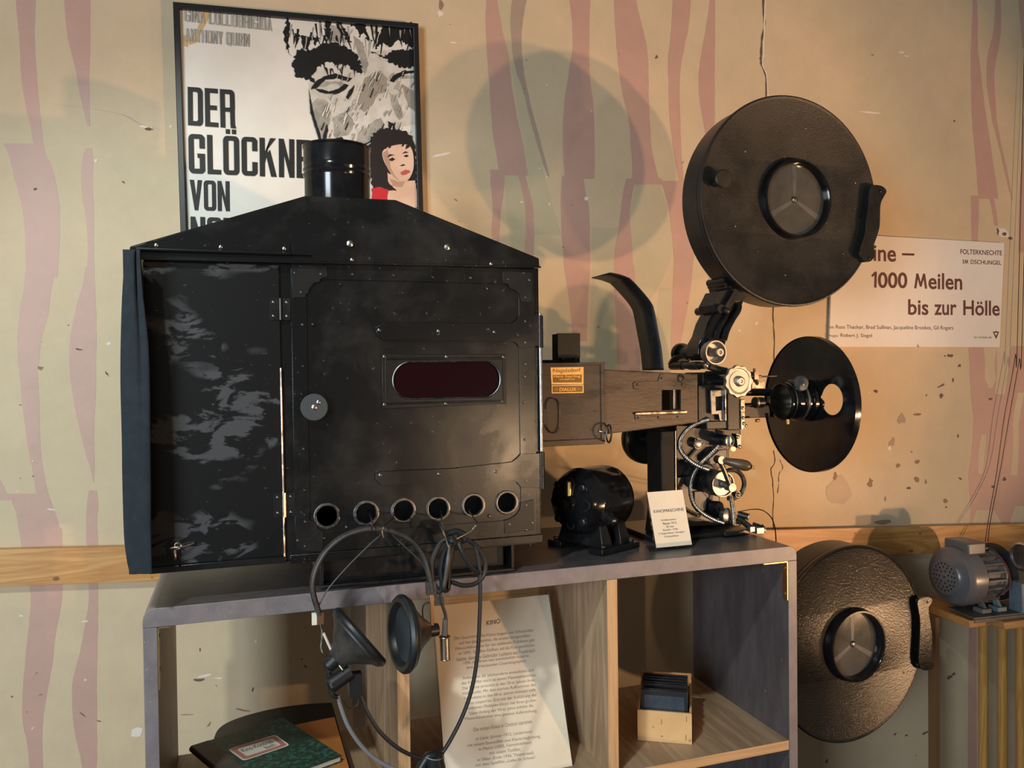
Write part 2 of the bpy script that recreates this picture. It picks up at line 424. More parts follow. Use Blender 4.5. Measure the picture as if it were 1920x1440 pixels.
mat('page_edge', (.60, .54, .43), .8)
mat('orange_card', (.50, .19, .05), .5, col2=(.44, .15, .035), nscale=12)
mat('label_red', (.45, .16, .14), .6)
mat('label_white', (.66, .62, .54), .6)
mat('box_wood', (.66, .43, .20), .55, col2=(.58, .35, .15), nscale=10, specks=((.42, .22, .09), 30, .70))
mat('slide_black', (.012, .014, .018), .35)
mat('slide_glass', (.055, .065, .085), .12, col2=(.035, .048, .07), nscale=28, spec=.6)
mat('grey_paint', (.098, .098, .108), .28, col2=(.15, .125, .115), nscale=12, lo=.55, hi=.72, rough2=.5)
mat('fin_grey', (.13, .125, .12), .5, col2=(.075, .07, .066), nscale=20)
mat('blue_paint', (.085, .125, .165), .4, col2=(.13, .165, .19), nscale=18)
mat('plate_grey', (.055, .055, .060), .42, col2=(.10, .095, .09), nscale=14)
wood('beech', (.55, .30, .085), (.40, .19, .045), 'Z', 8, .35, 16)
wood('beech_flat', (.50, .25, .085), (.36, .165, .05), 'X', 8, .4, 16)
mat('handle_wood', (.055, .037, .020), .3, col2=(.085, .057, .03), nscale=25)
mat('red_wire', (.14, .02, .02), .4)
mat('wood_brown', (.20, .10, .045), .5)
g = bpy.data.materials.new('clear_acrylic'); g.use_nodes = True; b_ = g.node_tree.nodes['Principled BSDF']
b_.inputs['Base Color'].default_value = (.97, .97, .96, 1); b_.inputs['Roughness'].default_value = .04; b_.inputs['Transmission Weight'].default_value = 1.0; b_.inputs['IOR'].default_value = 1.3
MAT['clear_acrylic'] = g
# ------------------------------------------------------------------ the wall and its painted pattern
YWALL = 2.15
mb = MB(FW)
mb.box(-3.0, 4.2, YWALL, YWALL+.12, 0, 3.2, 0)
rnd = random.Random(3)
layer = [0]
def zpt(z, x, y):
    """a point of a zoomed crop (scale, left, top) as a photo pixel"""
    return z[1] + x/z[0], z[2] + y/z[0]
def inlay(pix, m):
    layer[0] += 1
    mb.tess([[W(px, py, YWALL - .0003 - .000005*layer[0]) for px, py in pix]], m)
def stripe(z, rows, m=1):
    L_, R_ = [], []
    a = smooth_path([(r[1], r[0], 0) for r in rows], 4); b = smooth_path([(r[2], r[0], 0) for r in rows], 4)
    for p, q in zip(a, b):
        j = rnd.uniform(-1.2, 1.2)
        L_.append(zpt(z, p.x + j, p.y)); R_.append(zpt(z, q.x + rnd.uniform(-1.2, 1.2), q.y))
    inlay(L_ + R_[::-1], m)
Z1 = (2.769, 0, 0); Z2 = (2.88, 0, 500); Z3 = (3.0, 0, 960); Z4 = (2.909, 780, 0); Z5 = (3.0, 860, 240); Z6 = (3.13, 1560, 0); Z7 = (3.428, 1560, 640); Z8 = (3.13, 1700, 980)
# greenish bands between the red ones
stripe(Z4, [(-40,445,520),(100,462,515),(300,508,527),(500,540,590),(700,570,640),(960,610,700),(1280,645,790)], 2)
stripe(Z5, [(240,255,340),(420,262,375),(640,290,372),(760,300,372)], 2)
stripe(Z5, [(560,748,890),(700,748,878),(900,750,872),(1100,740,880),(1400,740,890)], 2)
stripe(Z5, [(310,995,1130),(520,965,1185),(700,980,1200),(900,998,1120),(1020,1010,1040)], 2)
stripe(Z5, [(900,1130,1200),(1150,1110,1195),(1400,1100,1190)], 2)
# left
stripe(Z1, [(-20,80,185),(100,90,182),(200,100,180),(400,110,190),(560,135,205),(650,155,215),(745,172,222)])
stripe(Z1, [(745,18,225),(790,40,232),(860,60,265),(930,75,285),(1000,95,300),(1080,115,310),(1160,125,310),(1250,130,310),(1440,135,298)])
stripe(Z2, [(-2,139,303),(130,125,275),(260,103,258),(380,93,225),(500,97,213),(560,102,203),(700,115,210),(860,135,215),(1000,155,220),(1130,180,240),(1228,196,258)])
stripe(Z2, [(1226,30,262),(1262,60,272),(1330,86,298),(1400,98,318),(1490,112,335),(1520,118,340)])
stripe(Z2, [(1140,-60,-4),(1190,-60,20),(1240,-60,45),(1262,-60,50)])
stripe(Z3, [(90,108,345),(150,120,350),(300,140,352),(470,172,350),(600,165,330),(700,155,310),(850,140,295),(960,130,275),(1100,125,250),(1200,130,240),(1320,155,238),(1480,168,245)])
stripe(Z1, [(-20,332,468),(150,345,468),(250,365,468),(330,385,465),(430,405,462),(540,425,465),(655,454,466)])
stripe(Z1, [(768,446,478),(830,428,482),(930,420,480),(1040,430,485),(1150,448,487),(1280,455,487),(1440,450,490)])
stripe(Z2, [(0,462,510),(100,445,512),(220,410,518),(350,385,522),(430,375,520),(560,375,518),(680,390,518),(780,408,512),(900,435,508),(1020,465,510),(1100,490,510),(1165,503,508)])
stripe(Z2, [(1208,480,522),(1280,470,530),(1360,465,525),(1500,466,526)])
stripe(Z3, [(140,488,550),(300,494,551),(500,498,552),(650,475,550),(760,455,548),(860,430,545),(950,408,543),(1050,405,545),(1180,412,545),(1290,430,545),(1370,450,545),(1480,468,540)])
stripe((3.6,260,1040), [(330,1435,1535),(600,1430,1530),(900,1440,1530),(1180,1450,1530)], 3)
# middle
stripe(Z4, [(-20,385,438),(100,380,460),(200,383,480),(300,388,505),(400,395,515),(550,405,535),(700,415,565),(800,430,585),(920,450,605),(957,456,612)])
stripe(Z4, [(924,405,482),(960,405,483),(1050,412,478),(1130,418,465),(1280,412,455),(1420,410,445)])
stripe(Z4, [(-20,527,606),(100,515,585),(200,520,575),(300,527,578),(400,550,590),(500,585,610),(600,610,632),(700,635,660),(800,665,685),(900,695,712),(965,722,728)], 3)
stripe(Z4, [(955,558,595),(1050,580,620),(1140,597,640),(1280,598,645),(1420,592,640),(1500,592,640)])
stripe(Z4, [(-20,833,952),(100,850,948),(250,855,945),(350,840,945),(450,825,950),(550,810,965),(700,800,972),(850,803,975),(975,812,972)])
stripe(Z4, [(958,797,910),(1050,790,925),(1150,790,945),(1280,795,948),(1400,803,950),(1480,812,950),(1600,830,940),(1720,845,935),(1860,858,932)])
stripe(Z4, [(-20,1080,1195),(130,1085,1230),(260,1095,1260),(400,1110,1268),(520,1130,1270),(650,1160,1275),(800,1172,1285),(900,1178,1305),(1002,1182,1332)])
stripe(Z5, [(284,945,1142),(300,940,1143),(318,935,1143)])
stripe(Z5, [(310,936,992),(400,920,970),(520,905,962),(640,885,975),(740,875,980),(860,877,995),(960,877,1005),(1100,885,1015),(1260,890,1020),(1380,890,1025)])
stripe(Z4, [(-20,1400,1500),(120,1395,1490),(230,1385,1470),(330,1375,1450),(450,1378,1438),(600,1382,1440),(750,1395,1445),(850,1410,1450),(1000,1436,1462)])
stripe(Z5, [(298,1140,1275),(420,1175,1280),(560,1195,1290),(650,1205,1330),(760,1210,1320),(900,1205,1305),(1050,1200,1280),(1200,1195,1250),(1300,1192,1240)])
stripe(Z5, [(640,1385,1440),(800,1400,1470),(950,1410,1480),(1150,1380,1460),(1300,1370,1450)])
stripe(Z4, [(-20,1606,1630),(130,1585,1632),(280,1560,1630),(400,1543,1630),(520,1545,1630),(620,1560,1630),(760,1585,1625)])
# right
stripe(Z6, [(-20,825,850),(100,825,855),(200,820,855),(300,815,858),(400,815,870),(520,818,885),(650,820,900),(800,830,925),(950,845,945),(1080,855,965),(1167,860,976)])
stripe(Z6, [(1148,815,865),(1250,818,862),(1420,820,855)])
stripe(Z6, [(1165,925,950),(1240,940,966),(1325,955,975)])
stripe(Z6, [(-20,960,990),(100,955,992),(200,945,990),(300,920,975),(400,908,955),(500,910,955),(600,925,960),(700,940,968),(800,965,985),(900,990,1005),(1000,1012,1030),(1100,1035,1048),(1175,1056,1062)])
stripe(Z6, [(-20,1093,1180),(120,1104,1180),(280,1120,1180)]); stripe(Z6, [(690,1122,1180),(950,1115,1180),(1165,1098,1180),(1480,1095,1180)])
stripe(Z7, [(30,878,1300),(150,885,1300),(300,892,1300),(400,900,1300),(520,912,1300),(700,900,1300),(850,880,1300),(1000,888,1300),(1250,890,1300)])
for rows in ([(40,975,1060),(150,985,1045),(240,985,1050),(300,1010,1030)], [(600,960,990),(700,945,985),(850,940,965)], [(30,1060,1150),(200,1060,1130),(340,1050,1110)],
             [(330,1195,1234),(500,1165,1205),(650,1165,1200),(860,1150,1190)], [(1085,930,1040),(1170,900,1090)], [(1060,1180,1240),(1170,1140,1260)]):
    stripe(Z7, rows, 0)
stripe(Z8, [(600,365,410),(830,362,410),(1440,358,412)])
# flaked patches, chips and scratches
def blob(px, py, rx, ry, m, n=9, ang=0.0, jit=.45):
    c, s_ = math.cos(ang), math.sin(ang)
    pts = []
    for k in range(n):
        a = 2*PI*k/n; f = 1 + rnd.uniform(-jit, jit); x, y = rx*f*math.cos(a), ry*f*math.sin(a)
        pts.append((px + x*c - y*s_, py + x*s_ + y*c))
    inlay(pts, m)
for x, y, rx, ry, m, a in [(273,238,12,3,4,.1),(278,242,9,3,5,.1),(320,237,3,3,4,0),(232,342,4,2,5,.5),(180,301,3,5,4,.6),(66,355,4,3,5,0),(76,690,9,4,6,0),(204,644,4,3,4,0),(148,655,8,2,5,.1),(200,700,7,2,5,1),
                           (95,955,9,2,4,.1),(827,10,5,12,6,0),(826,26,6,7,4,0),(850,80,9,2,4,0),(828,290,20,3,4,-.2),(855,375,5,1,5,.5),(1231,107,3,4,5,0),(1100,372,4,4,4,0),(1025,332,2,2,4,0),(1030,383,2,3,4,0),(978,379,3,3,4,0),(1012,316,2,2,4,0),
                           (1633,211,26,2,4,.1),(1690,98,6,3,4,0),(1700,105,6,2,4,.2),(1790,227,2,2,5,0),(1636,103,3,2,6,0),
                           (1880,436,16,9,4,.5),(1871,433,3,8,5,0),(1884,438,6,4,5,.3),(1895,447,5,4,5,.3),(1690,786,10,12,3,0),(1720,777,11,3,6,0),(1674,828,6,10,3,.4),(1690,840,20,9,0,0),(1668,840,5,4,4,0),
                           (1781,667,6,4,5,0),(1772,667,2,2,5,0),(1799,686,3,4,5,.6),(1787,713,2,5,5,0),(1765,723,8,2,5,-.5),(1765,742,4,5,5,0),(1737,741,2,2,5,0),(1642,734,4,3,5,0),(1796,817,2,4,5,0),(1858,748,5,3,5,-.4),
                           (1632,905,6,9,6,.2),(1719,899,6,7,6,.2),(1720,866,5,4,6,0),(1685,873,5,5,6,0),(1704,915,4,3,5,0),(1736,903,2,5,6,0),(1800,897,6,2,5,.4),(1773,939,5,5,6,0),(1774,951,2,2,5,0),(1656,979,18,5,6,-.1),(1660,935,2,5,6,0),
                           (1574,920,26,32,8,.3),(1566,893,4,8,6,0),(1883,898,4,4,5,0),(1862,912,4,3,5,0),(1780,1270,8,4,5,-.5),(1788,1264,4,3,5,-.7),(1735,1374,6,3,5,-.5),(1757,1360,4,3,5,0),(1756,1401,3,1.5,5,0),(1678,1377,4,2,5,-.6),(1550,1427,2,6,5,.2),(1700,1379,3,2,5,0),
                           (385,1267,16,3,4,-.2),(372,1275,14,3,5,-.1),(410,1272,10,2,4,0),(480,1203,3,3,4,0),(375,1218,1.5,4,5,0),(456,1332,14,2,6,.2),(392,1358,2,8,6,.6),(474,1293,1.5,5,5,.2),(350,1340,14,1,6,0),(566,1236,2,2,5,0),(573,1250,4,1.5,5,.8),
                           (40,1155,6,2,4,.1),(160,1165,8,1.5,4,-.1),(155,1340,8,1.5,5,.7),(185,1352,5,1,5,.3),(62,1365,5,1,4,-.8),(160,1275,3,2,4,0),(255,1372,14,12,4,.2),(22,1306,3,2,6,0),(50,1335,2,1,6,0),
                           (1386,620,3,3,4,0),(1418,606,4,3,4,0),(1460,905,4,2,4,0),(1375,700,2,2,4,0)]:
    blob(x, y, rx*.85, ry*.85, m, 14 if rx > 14 else 9, a, .16 if rx > 14 else .4)
for k in range(45):
    x = rnd.choice([rnd.uniform(5, 225), rnd.uniform(1560, 1850), rnd.uniform(340, 600), rnd.uniform(800, 1300)]); y = rnd.uniform(600, 1430) if x < 620 or x > 1500 else rnd.uniform(20, 640)
    blob(x, y, rnd.uniform(.8, 3), rnd.uniform(.6, 1.6), rnd.choice([6, 4, 6, 5]), 6, rnd.uniform(-1, 1))
def crackline(pts, w=1.3, m=7):
    pts = smooth_path([(x, y, 0) for x, y in pts], 4); L_, R_ = [], []
    for p in pts:
        j = rnd.uniform(-1, 1); ww = w*rnd.uniform(.5, 1.3)
        L_.append((p.x + j*.5 - ww, p.y)); R_.append((p.x + j*.5 + ww, p.y))
    inlay(L_ + R_[::-1], m)
crackline([(1433,-20),(1431,18),(1434,45),(1429,70),(1427,100),(1427,118),(1434,135),(1437,150),(1436,185)], 1.6)
crackline([(1436,-20),(1434,30),(1431,100),(1430,122),(1437,140),(1440,180)], 1.0, 4)
crackline([(1450,560),(1450,600),(1452,630),(1451,680)], .9)
crackline([(1451,845),(1453,868),(1446,880),(1449,903),(1451,931),(1449,963),(1451,992)], .7)
crackline([(1462,862),(1468,877),(1461,889),(1460,910),(1458,925)], .5)
crackline([(97,195),(160,202),(230,215),(262,232),(300,243)], .5, 6)
wall = struct(mb.build('wall_back', ['wall_ochre', 'wall_pink', 'wall_sage', 'wall_grey', 'plaster_white', 'wall_dark', 'wall_brown', 'crack', 'wall_stain'], None, smooth=False))
mb = MB(FW); mb.box(-3.0, 4.2, -2.6, YWALL-.001, -.05, -.0005)
struct(mb.build('floor', 'floorboards', None, smooth=False))

# ------------------------------------------------------------------ pine rail along the wall
mb = MB(FW)
a0, a1, b0, b1 = W(240,1024.5,2.126), W(240,1091,2.126), W(1713,987.5,2.126), W(1713,1039,2.126)
def ext(p, q, x): return p + (q-p)*((x-p.x)/(q.x-p.x))
t0, t1, u0, u1 = ext(a0,b0,-2.9), ext(a0,b0,4.1), ext(a1,b1,-2.9), ext(a1,b1,4.1)
d = V((0, YWALL-.004-2.126, 0))
mb.hexa([u0, u1, u1+d, u0+d, t0, t1, t1+d, t0+d], 0)
for px, py, r in [(105,1085,6),(1708,1046-13,5),(285,1083,2),(1725,1000,2.5),(1603,1000,2)]:
    c = W(px, py, 2.1258); mb.lathe(c, (0,-1,0), [(0,.0001),(r*mpp(FW,c),.0001),(r*mpp(FW,c),0)], 12, 1, ry=.7)
struct(mb.build('trim_1', ['pine_rail', 'knot'], None, bevel=.002))

# ------------------------------------------------------------------ framed film poster
A_ = rad(.75)
pc = V((.031, 2.148, 2.085))
FP = Matrix.Translation(pc) @ Matrix.Rotation(-A_, 4, 'Y')
P = lambda x, y, n=0.0: on(FP, 320 + x/3.272, y/3.272, -.0200 - n)   # crop pixel -> point on the sheet
poster = thing('framed_film_poster', 'black framed film poster with large black German title hanging on the wall', 'poster', (0,0,0), FP)
x0, x1, z0, z1 = -.3005, .3005, -.432, .427
mb = MB(FP)
mb.prism([(x0,z0),(x1,z0),(x1,z1),(x0,z1)], -.033, 0, 0, [[(x0+.014,z0+.014),(x1-.014,z0+.014),(x1-.014,z1-.014),(x0+.014,z1-.014)]])
mb.build('frame', 'frame_black', poster, bevel=.0015)
mb = MB(FP); mb.box(x0+.013, x1-.013, -.0195, -.006, z0+.013, z1-.013)
sheet = mb.build('poster_sheet', 'poster_paper', poster)
art = MB(FP); al = [0]
def shape(pts, m, jag=0.0, sm=0, step=14):
    """a printed patch of the sheet, its outline given in crop pixels"""
    al[0] += 1
    if sm: pts = [(p.x, p.y) for p in smooth_path([(x, y, 0) for x, y in pts], sm, True)]
    if jag:
        out = []
        for (xa, ya), (xb, yb) in zip(pts, pts[1:] + pts[:1]):
            n = max(1, int(math.hypot(xb-xa, yb-ya)/step))
            for k in range(n):
                t = k/n; out.append((xa+(xb-xa)*t + rnd.uniform(-jag, jag), ya+(yb-ya)*t + rnd.uniform(-jag, jag)))
        pts = out
    pts = [(min(max(x, 75), 1492 + (y-160)*.018), y) for x, y in pts]
    art.tess([[P(x, y, .00002*al[0]) for x, y in pts]], m)
# a broad painted face of an older man, grey planes then black brush strokes
shape([(845,500),(900,420),(1100,320),(1492,300),(1505,700),(1510,760),(1300,800),(1250,880),(1060,900),(960,880),(900,850),(855,690)], 2, 3)
shape([(858,640),(900,600),(960,615),(985,700),(965,800),(930,890),(905,850),(870,740)], 1, 4)
shape([(1190,480),(1290,430),(1330,480),(1325,560),(1270,580),(1240,640),(1180,690),(1150,640)], 3, 5)
shape([(1000,720),(1080,680),(1130,760),(1090,830),(1000,840)], 1, 4)
shape([(1160,800),(1290,720),(1310,760),(1240,870),(1130,890)], 1, 5)
shape([(1340,560),(1390,600),(1430,720),(1400,740),(1360,660)], 1, 4)
shape([(1120,220),(1180,260),(1215,400),(1190,470),(1150,330)], 1, 4)
shape([(945,150),(1060,160),(1080,260),(960,250)], 1, 5)
shape([(1420,520),(1495,560),(1500,690),(1450,640)], 3, 5)
for a in ([(735,110),(830,122),(925,130),(930,210),(900,262),(880,285),(868,220),(850,290),(815,300),(800,200),(775,250),(750,180)],
          [(712,120),(690,215),(700,260),(740,345),(718,255),(722,190),(742,140)],
          [(1100,140),(1195,150),(1215,220),(1240,262),(1205,240),(1190,200),(1165,230),(1140,180)],
          [(1300,160),(1400,168),(1492,180),(1492,300),(1440,262),(1390,245),(1345,290),(1300,262),(1250,300),(1275,240)],
          [(950,130),(985,138),(975,200),(960,230),(945,190)], [(1010,140),(1050,145),(1090,215),(1110,270),(1070,240),(1040,190)]):
    shape(a, 4, 9, 0, 10)
for k in range(60):
    x = rnd.uniform(720, 1480); y = rnd.uniform(130, 250); L_ = rnd.uniform(50, 130); w = rnd.uniform(3, 8); s_ = rnd.uniform(-35, 35)
    shape([(x-w,y),(x+w,y),(x+w*.6+s_*.5,y+L_*.6),(x+s_,y+L_),(x-w*.7+s_*.4,y+L_*.5)], rnd.choice([4, 4, 4, 1]), 1)
shape([(772,302),(868,306),(925,270),(1000,266),(1080,285),(1135,330),(1170,400),(1168,460),(1130,430),(1060,395),(960,385),(900,410),(870,470),(880,500),(820,480),(770,470),(748,390)], 4, 10, 0, 9)
shape([(1228,320),(1300,345),(1350,330),(1370,308),(1492,300),(1494,410),(1430,415),(1370,395),(1300,350)], 4, 9, 0, 9)
for k in range(34):
    x = rnd.uniform(755, 1160); y = 395 + rnd.uniform(-60, 30); shape([(x-5,y),(x+5,y),(x+rnd.uniform(-12, 18),y+rnd.uniform(30, 70))], 4, 1)
shape([(858,548),(895,495),(940,470),(1010,450),(1070,470),(1112,478),(1085,500),(1020,480),(950,490),(915,520),(890,545)], 4, 3)
shape([(905,530),(960,500),(1050,500),(1080,520),(1040,515),(980,512),(940,530)], 1, 2)
shape([(888,545),(930,545),(970,560),(1030,545),(1062,515),(1092,520),(1075,548),(1015,580),(960,575),(915,565)], 4, 3)
shape([(1345,495),(1370,462),(1425,435),(1492,430),(1492,446),(1430,455),(1390,480),(1370,505)], 4, 3)
shape([(1390,480),(1440,462),(1490,465),(1490,478),(1440,480)], 1, 2)
shape([(845,540),(858,690),(880,760),(905,850),(925,890),(918,820),(890,740),(868,660)], 4, 2)
shape([(960,760),(965,800),(945,885),(930,890),(935,830)], 4, 2)
shape([(1010,848),(1050,838),(1085,880),(1092,895),(1050,880),(1025,865)], 4, 2)
shape([(1090,560),(1130,520),(1115,570),(1090,610),(1075,600)], 4, 2)
shape([(970,850),(1000,870),(1060,888),(1190,880),(1240,860),(1190,893),(1050,900),(985,880)], 4, 2)
shape([(1330,740),(1372,760),(1380,800),(1340,790)], 4, 4)
for k in range(40):
    x, y = rnd.choice([(rnd.uniform(980, 1180), rnd.uniform(600, 840)), (rnd.uniform(1180, 1480), rnd.uniform(440, 720))]); s_ = rnd.uniform(20, 60)
    shape([(x,y),(x+s_*.35,y-s_*.4),(x+s_*.3,y-s_*.2),(x-s_*.1,y+s_*.5)], rnd.choice([1, 2, 2, 3]), 2)
for k in range(80):
    x, y = rnd.uniform(880, 1480), rnd.uniform(420, 860); s_ = rnd.uniform(15, 60); w = rnd.uniform(1.5, 5)
    if x < 930 + (860-y)*.05: continue
    shape([(x,y),(x+w,y),(x+w-s_*.35,y+s_),(x-s_*.4,y+s_*.9)], rnd.choice([0, 0, 1, 1, 3, 4]), 1)
# a dark-haired woman in red, lower right
shape([(1212,900),(1240,820),(1300,785),(1380,790),(1440,800),(1480,850),(1500,930),(1510,1170),(1340,1170),(1240,1165),(1225,1080)], 6, 8, 0, 10)
shape([(1330,1060),(1440,1110),(1500,1105),(1512,1190),(1400,1180),(1335,1120)], 5, 2)
shape([(1300,930),(1340,900),(1420,885),(1470,900),(1490,960),(1488,1040),(1460,1100),(1420,1118),(1370,1090),(1330,1030),(1305,980)], 5, 0, 3)
shape([(1300,940),(1330,915),(1345,960),(1350,1030),(1380,1085),(1420,1118),(1375,1095),(1330,1035),(1308,985)], 9, 2)
shape([(1345,1095),(1400,1115),(1440,1112),(1420,1150),(1360,1140)], 9, 2)
for k in range(26):
    x = rnd.uniform(1225, 1490); y = rnd.uniform(810, 905); shape([(x,y),(x+14,y+4),(x+10,y+22),(x-6,y+26)], 6, 2)
shape([(1235,1155),(1290,1145),(1335,1165),(1335,1240),(1232,1225)], 7, 3)
shape([(1335,1170),(1512,1172),(1514,1275),(1420,1265),(1330,1230)], 5, 3)
shape([(1325,965),(1345,945),(1375,950),(1350,956)], 6, 1); shape([(1418,945),(1440,928),(1462,935),(1440,940)], 6, 1)
shape([(1338,982),(1360,966),(1378,978),(1358,988)], 6, 1); shape([(1428,958),(1448,948),(1462,958),(1446,964)], 6, 1)
shape([(1405,1016),(1430,1006),(1440,1012),(1420,1020)], 6, 1)
shape([(1408,1060),(1440,1042),(1464,1046),(1470,1055),(1440,1072),(1420,1074)], 8, 1)
art.build('portrait_print', ['poster_paper', 'poster_grey', 'poster_light', 'poster_tan', 'poster_black', 'poster_skin', 'poster_hair', 'poster_red', 'poster_lips', 'poster_shade'], sheet, smooth=False)
st = MB(FP)
st.tess([[P(x, y, .0001) for x, y in [(175,42),(245,55),(235,110),(190,190),(160,260),(115,275),(95,250),(150,215),(185,120)]]], 0)
st.tess([[P(x, y, .0001) for x, y in [(78,210),(100,230),(108,290),(80,280)]]], 0)
st.build('tape_stain', 'poster_stain', sheet, smooth=False)
def title_line(body, q, m):
    tx = MB(FP); poster_write(tx, body, q); tx.build('title_lettering', m, sheet, smooth=False)
pq = lambda a, b, c, d_: [P(*a, .0016), P(*b, .0016), P(*c, .0016), P(*d_, .0016)]
title_line('GINA LOLLOBRIGIDA', pq((84,130),(622,190),(622,112),(84,45)), 'poster_grey')
title_line('ANTHONY QUINN', pq((90,252),(484,287),(484,208),(88,172)), 'poster_grey')
title_line('DER', pq((106,768),(397,788),(391,552),(104,532)), 'poster_black')
title_line('GLÖCKNER', pq((112,1062),(962,1100),(962,866),(107,820)), 'poster_black')
title_line('VON', pq((120,1288),(362,1296),(360,1112),(116,1102)), 'poster_black')
title_line('NOTRE', pq((124,1520),(590,1540),(590,1345),(121,1328)), 'poster_black')

# ------------------------------------------------------------------ white cinema notice
sign = thing('cinema_notice', 'white board with maroon film title fixed to the wall behind the round film drum', 'sign', W(1720,650,YWALL), FW)
Q = lambda px, py, n=0.0: W(px, py, 2.1395 - n)
zz = lambda x, y: (1540 + x/5.0526, 420 + y/5.0526)
mb = MB(FW)
mb.slab([[Q(*zz(*p)) for p in [(75,1165),(905,1166),(912,1130),(932,1166),(1690,1168),(1735,180),(535,112),(110,86)]]], (0, .0075, 0), 0)
mb.build('board', 'paper_white', sign)
mb = MB(FW)
def sline(body, x0, y0, x1, y1, dy=0.0, bold=.012):
    """one printed line between crop corners, bottom-left to top-right; dy is the fall to the right"""
    write(mb, body, [Q(*zz(x0, y0), .0003), Q(*zz(x1, y0+dy), .0003), Q(*zz(x1, y1+dy), .0003), Q(*zz(x0, y1), .0003)], 0, bold)
def done():
    mb.build('lettering', 'maroon_ink', sign, smooth=False); mb.v, mb.f, mb.m = [], [], []
sline('ine', 495, 352, 708, 200, 8, .018); done()
sline('–', 765, 297, 882, 276, 3, .02); done()
sline('FOLTERKNECHTE', 1318, 285, 1712, 238, 14); done()
sline('I', 1341, 376, 1349, 336, 0); big_m(mb, [Q(*zz(1356,377),.0003), Q(*zz(1392,378),.0003), Q(*zz(1392,338),.0003), Q(*zz(1356,337),.0003)]); done(); sline('DSCHUNGEL', 1415, 379, 1706, 338, 9); done()
mb.tess([[Q(*zz(*p), .0003) for p in [(500,603),(523,603),(527,452),(508,450),(472,488),(484,502),(503,486)]]]); sline('000', 536, 608, 815, 455, 3, .022); done()
big_m(mb, [Q(*zz(880,610),.0003), Q(*zz(1003,613),.0003), Q(*zz(1003,471),.0003), Q(*zz(880,468),.0003)]); sline('eilen', 1015, 618, 1335, 462, 8, .018); done()
sline('bis', 822, 862, 1015, 712, 2, .018); done(); sline('zur', 1070, 864, 1282, 760, 1, .018); done(); sline('Hölle', 1345, 866, 1690, 722, 5, .018); done()
sline('mit', 75, 990, 122, 962, 1, 0); sline('Russ Thacker, Brad Sullivan, Jacqueline Brookes, Gil Rogers', 138, 1003, 1252, 955, 10, .004); done()
sline('Regie:', 72, 1075, 162, 1045, 2, 0); sline('Robert J. Siegel', 182, 1080, 480, 1036, 3, .004); done()
sline('Im Verleih der', 1450, 1084, 1620, 1062, 0, 0); done()
mb.tess([[Q(*zz(*p), .0003) for p in [(1625,1022),(1655,1014),(1685,1022),(1656,1092)]], [Q(*zz(*p), .0003) for p in [(1640,1030),(1655,1060),(1672,1030)]]], 0)
mb.build('distributor_mark', 'maroon_ink', sign, smooth=False)

# ------------------------------------------------------------------ open shelving unit
SX0, SX1, SY0, SY1, SZT, TH = -.1595, 1.1415, 1.45, 1.84, 1.211, .032
FLOOR1 = .787
shelf = thing('shelving_unit', 'dark grey open shelving unit carrying the film projector', 'shelf', (.49, 1.64, 0))
mb = MB()
mb.prism(rr(SX0, SZT-TH, SX1, SZT, (0, 0, .02, .02), 5), SY0, SY1)
for i, f in enumerate(mb.f):
    if min(mb.v[k].z for k in f) > SZT-1e-4: mb.m[i] = 1
mb.build('top_panel', ['grey_laminate', 'dark_laminate'], shelf, bevel=.0012)
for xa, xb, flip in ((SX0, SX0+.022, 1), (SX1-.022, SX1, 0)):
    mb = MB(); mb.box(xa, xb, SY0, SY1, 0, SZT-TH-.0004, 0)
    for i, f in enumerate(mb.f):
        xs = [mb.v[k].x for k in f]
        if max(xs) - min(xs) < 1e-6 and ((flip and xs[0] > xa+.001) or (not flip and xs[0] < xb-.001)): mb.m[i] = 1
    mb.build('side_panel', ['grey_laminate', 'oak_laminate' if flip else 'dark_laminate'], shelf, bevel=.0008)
DIVS = []
for pl, pr_ in (((745,1250),(768,1250)), ((1140.3,1250),(1159.5,1250))):
    xa, xb = S(*pl, SY0).x, S(*pr_, SY0).x; DIVS.append((xa, xb))
    for za, zb in ((0.02, .38), (.40, FLOOR1-.021), (FLOOR1, SZT-TH)):
        mb = MB(); mb.box(xa, xb, SY0+.0015, SY1, za+.0003, zb-.0003, 0)
        mb.m[2] = 1
        mb.build('divider', ['oak_laminate', 'oak_edge'], shelf, bevel=.0006)
for z in (FLOOR1, .40, .021):
    mb = MB(); mb.box(SX0+.0222, SX1-.0222, SY0+.001, SY1, z-.021, z, 0); mb.m[2] = 1
    mb.build('shelf_board', ['oak_flat', 'oak_edge_flat'], shelf, bevel=.0006)
# brass corner brackets inside the front edge
for xs, sg in ((SX1-.0222, -1), (SX0+.0222, 1)):
    mb = MB(); zt = SZT-TH-.0006; L1 = .062 if sg < 0 else .02
    mb.box(min(xs, xs+sg*L1), max(xs, xs+sg*L1), SY0+.001, SY0+.017, zt-.0022, zt)
    mb.box(min(xs, xs+sg*.0022), max(xs, xs+sg*.0022), SY0+.001, SY0+.017, zt-(.085 if sg < 0 else .105), zt)
    for dz in (.016, .072): mb.dome((xs+sg*.0022, SY0+.009, zt-dz), (sg, 0, 0), .0032)
    for dx in (.02, .045):
        if dx < L1: mb.dome((xs+sg*dx, SY0+.009, zt-.0022), (0, 0, -1), .003)
    mb.build('corner_bracket', 'brass', shelf)
# ------------------------------------------------------------------ lamp house of the projector
LY = 1.460                      # front of the body
lamp_house = thing('lamp_house', 'large riveted black sheet-metal lamp house with chimney standing on the shelf', 'projector lamp house', (.2, 1.64, SZT))
BX0, BX1 = -.148, .5515
ZB, ZT = 1.268, 1.797
YB = 1.80
# front openings
L_ = lambda px, py, y=LY-.004: S(px, py, y)
holes_px = [(613,967),(686.5,962),(756,957),(821,953.5),(887,947.5),(949.5,942)]
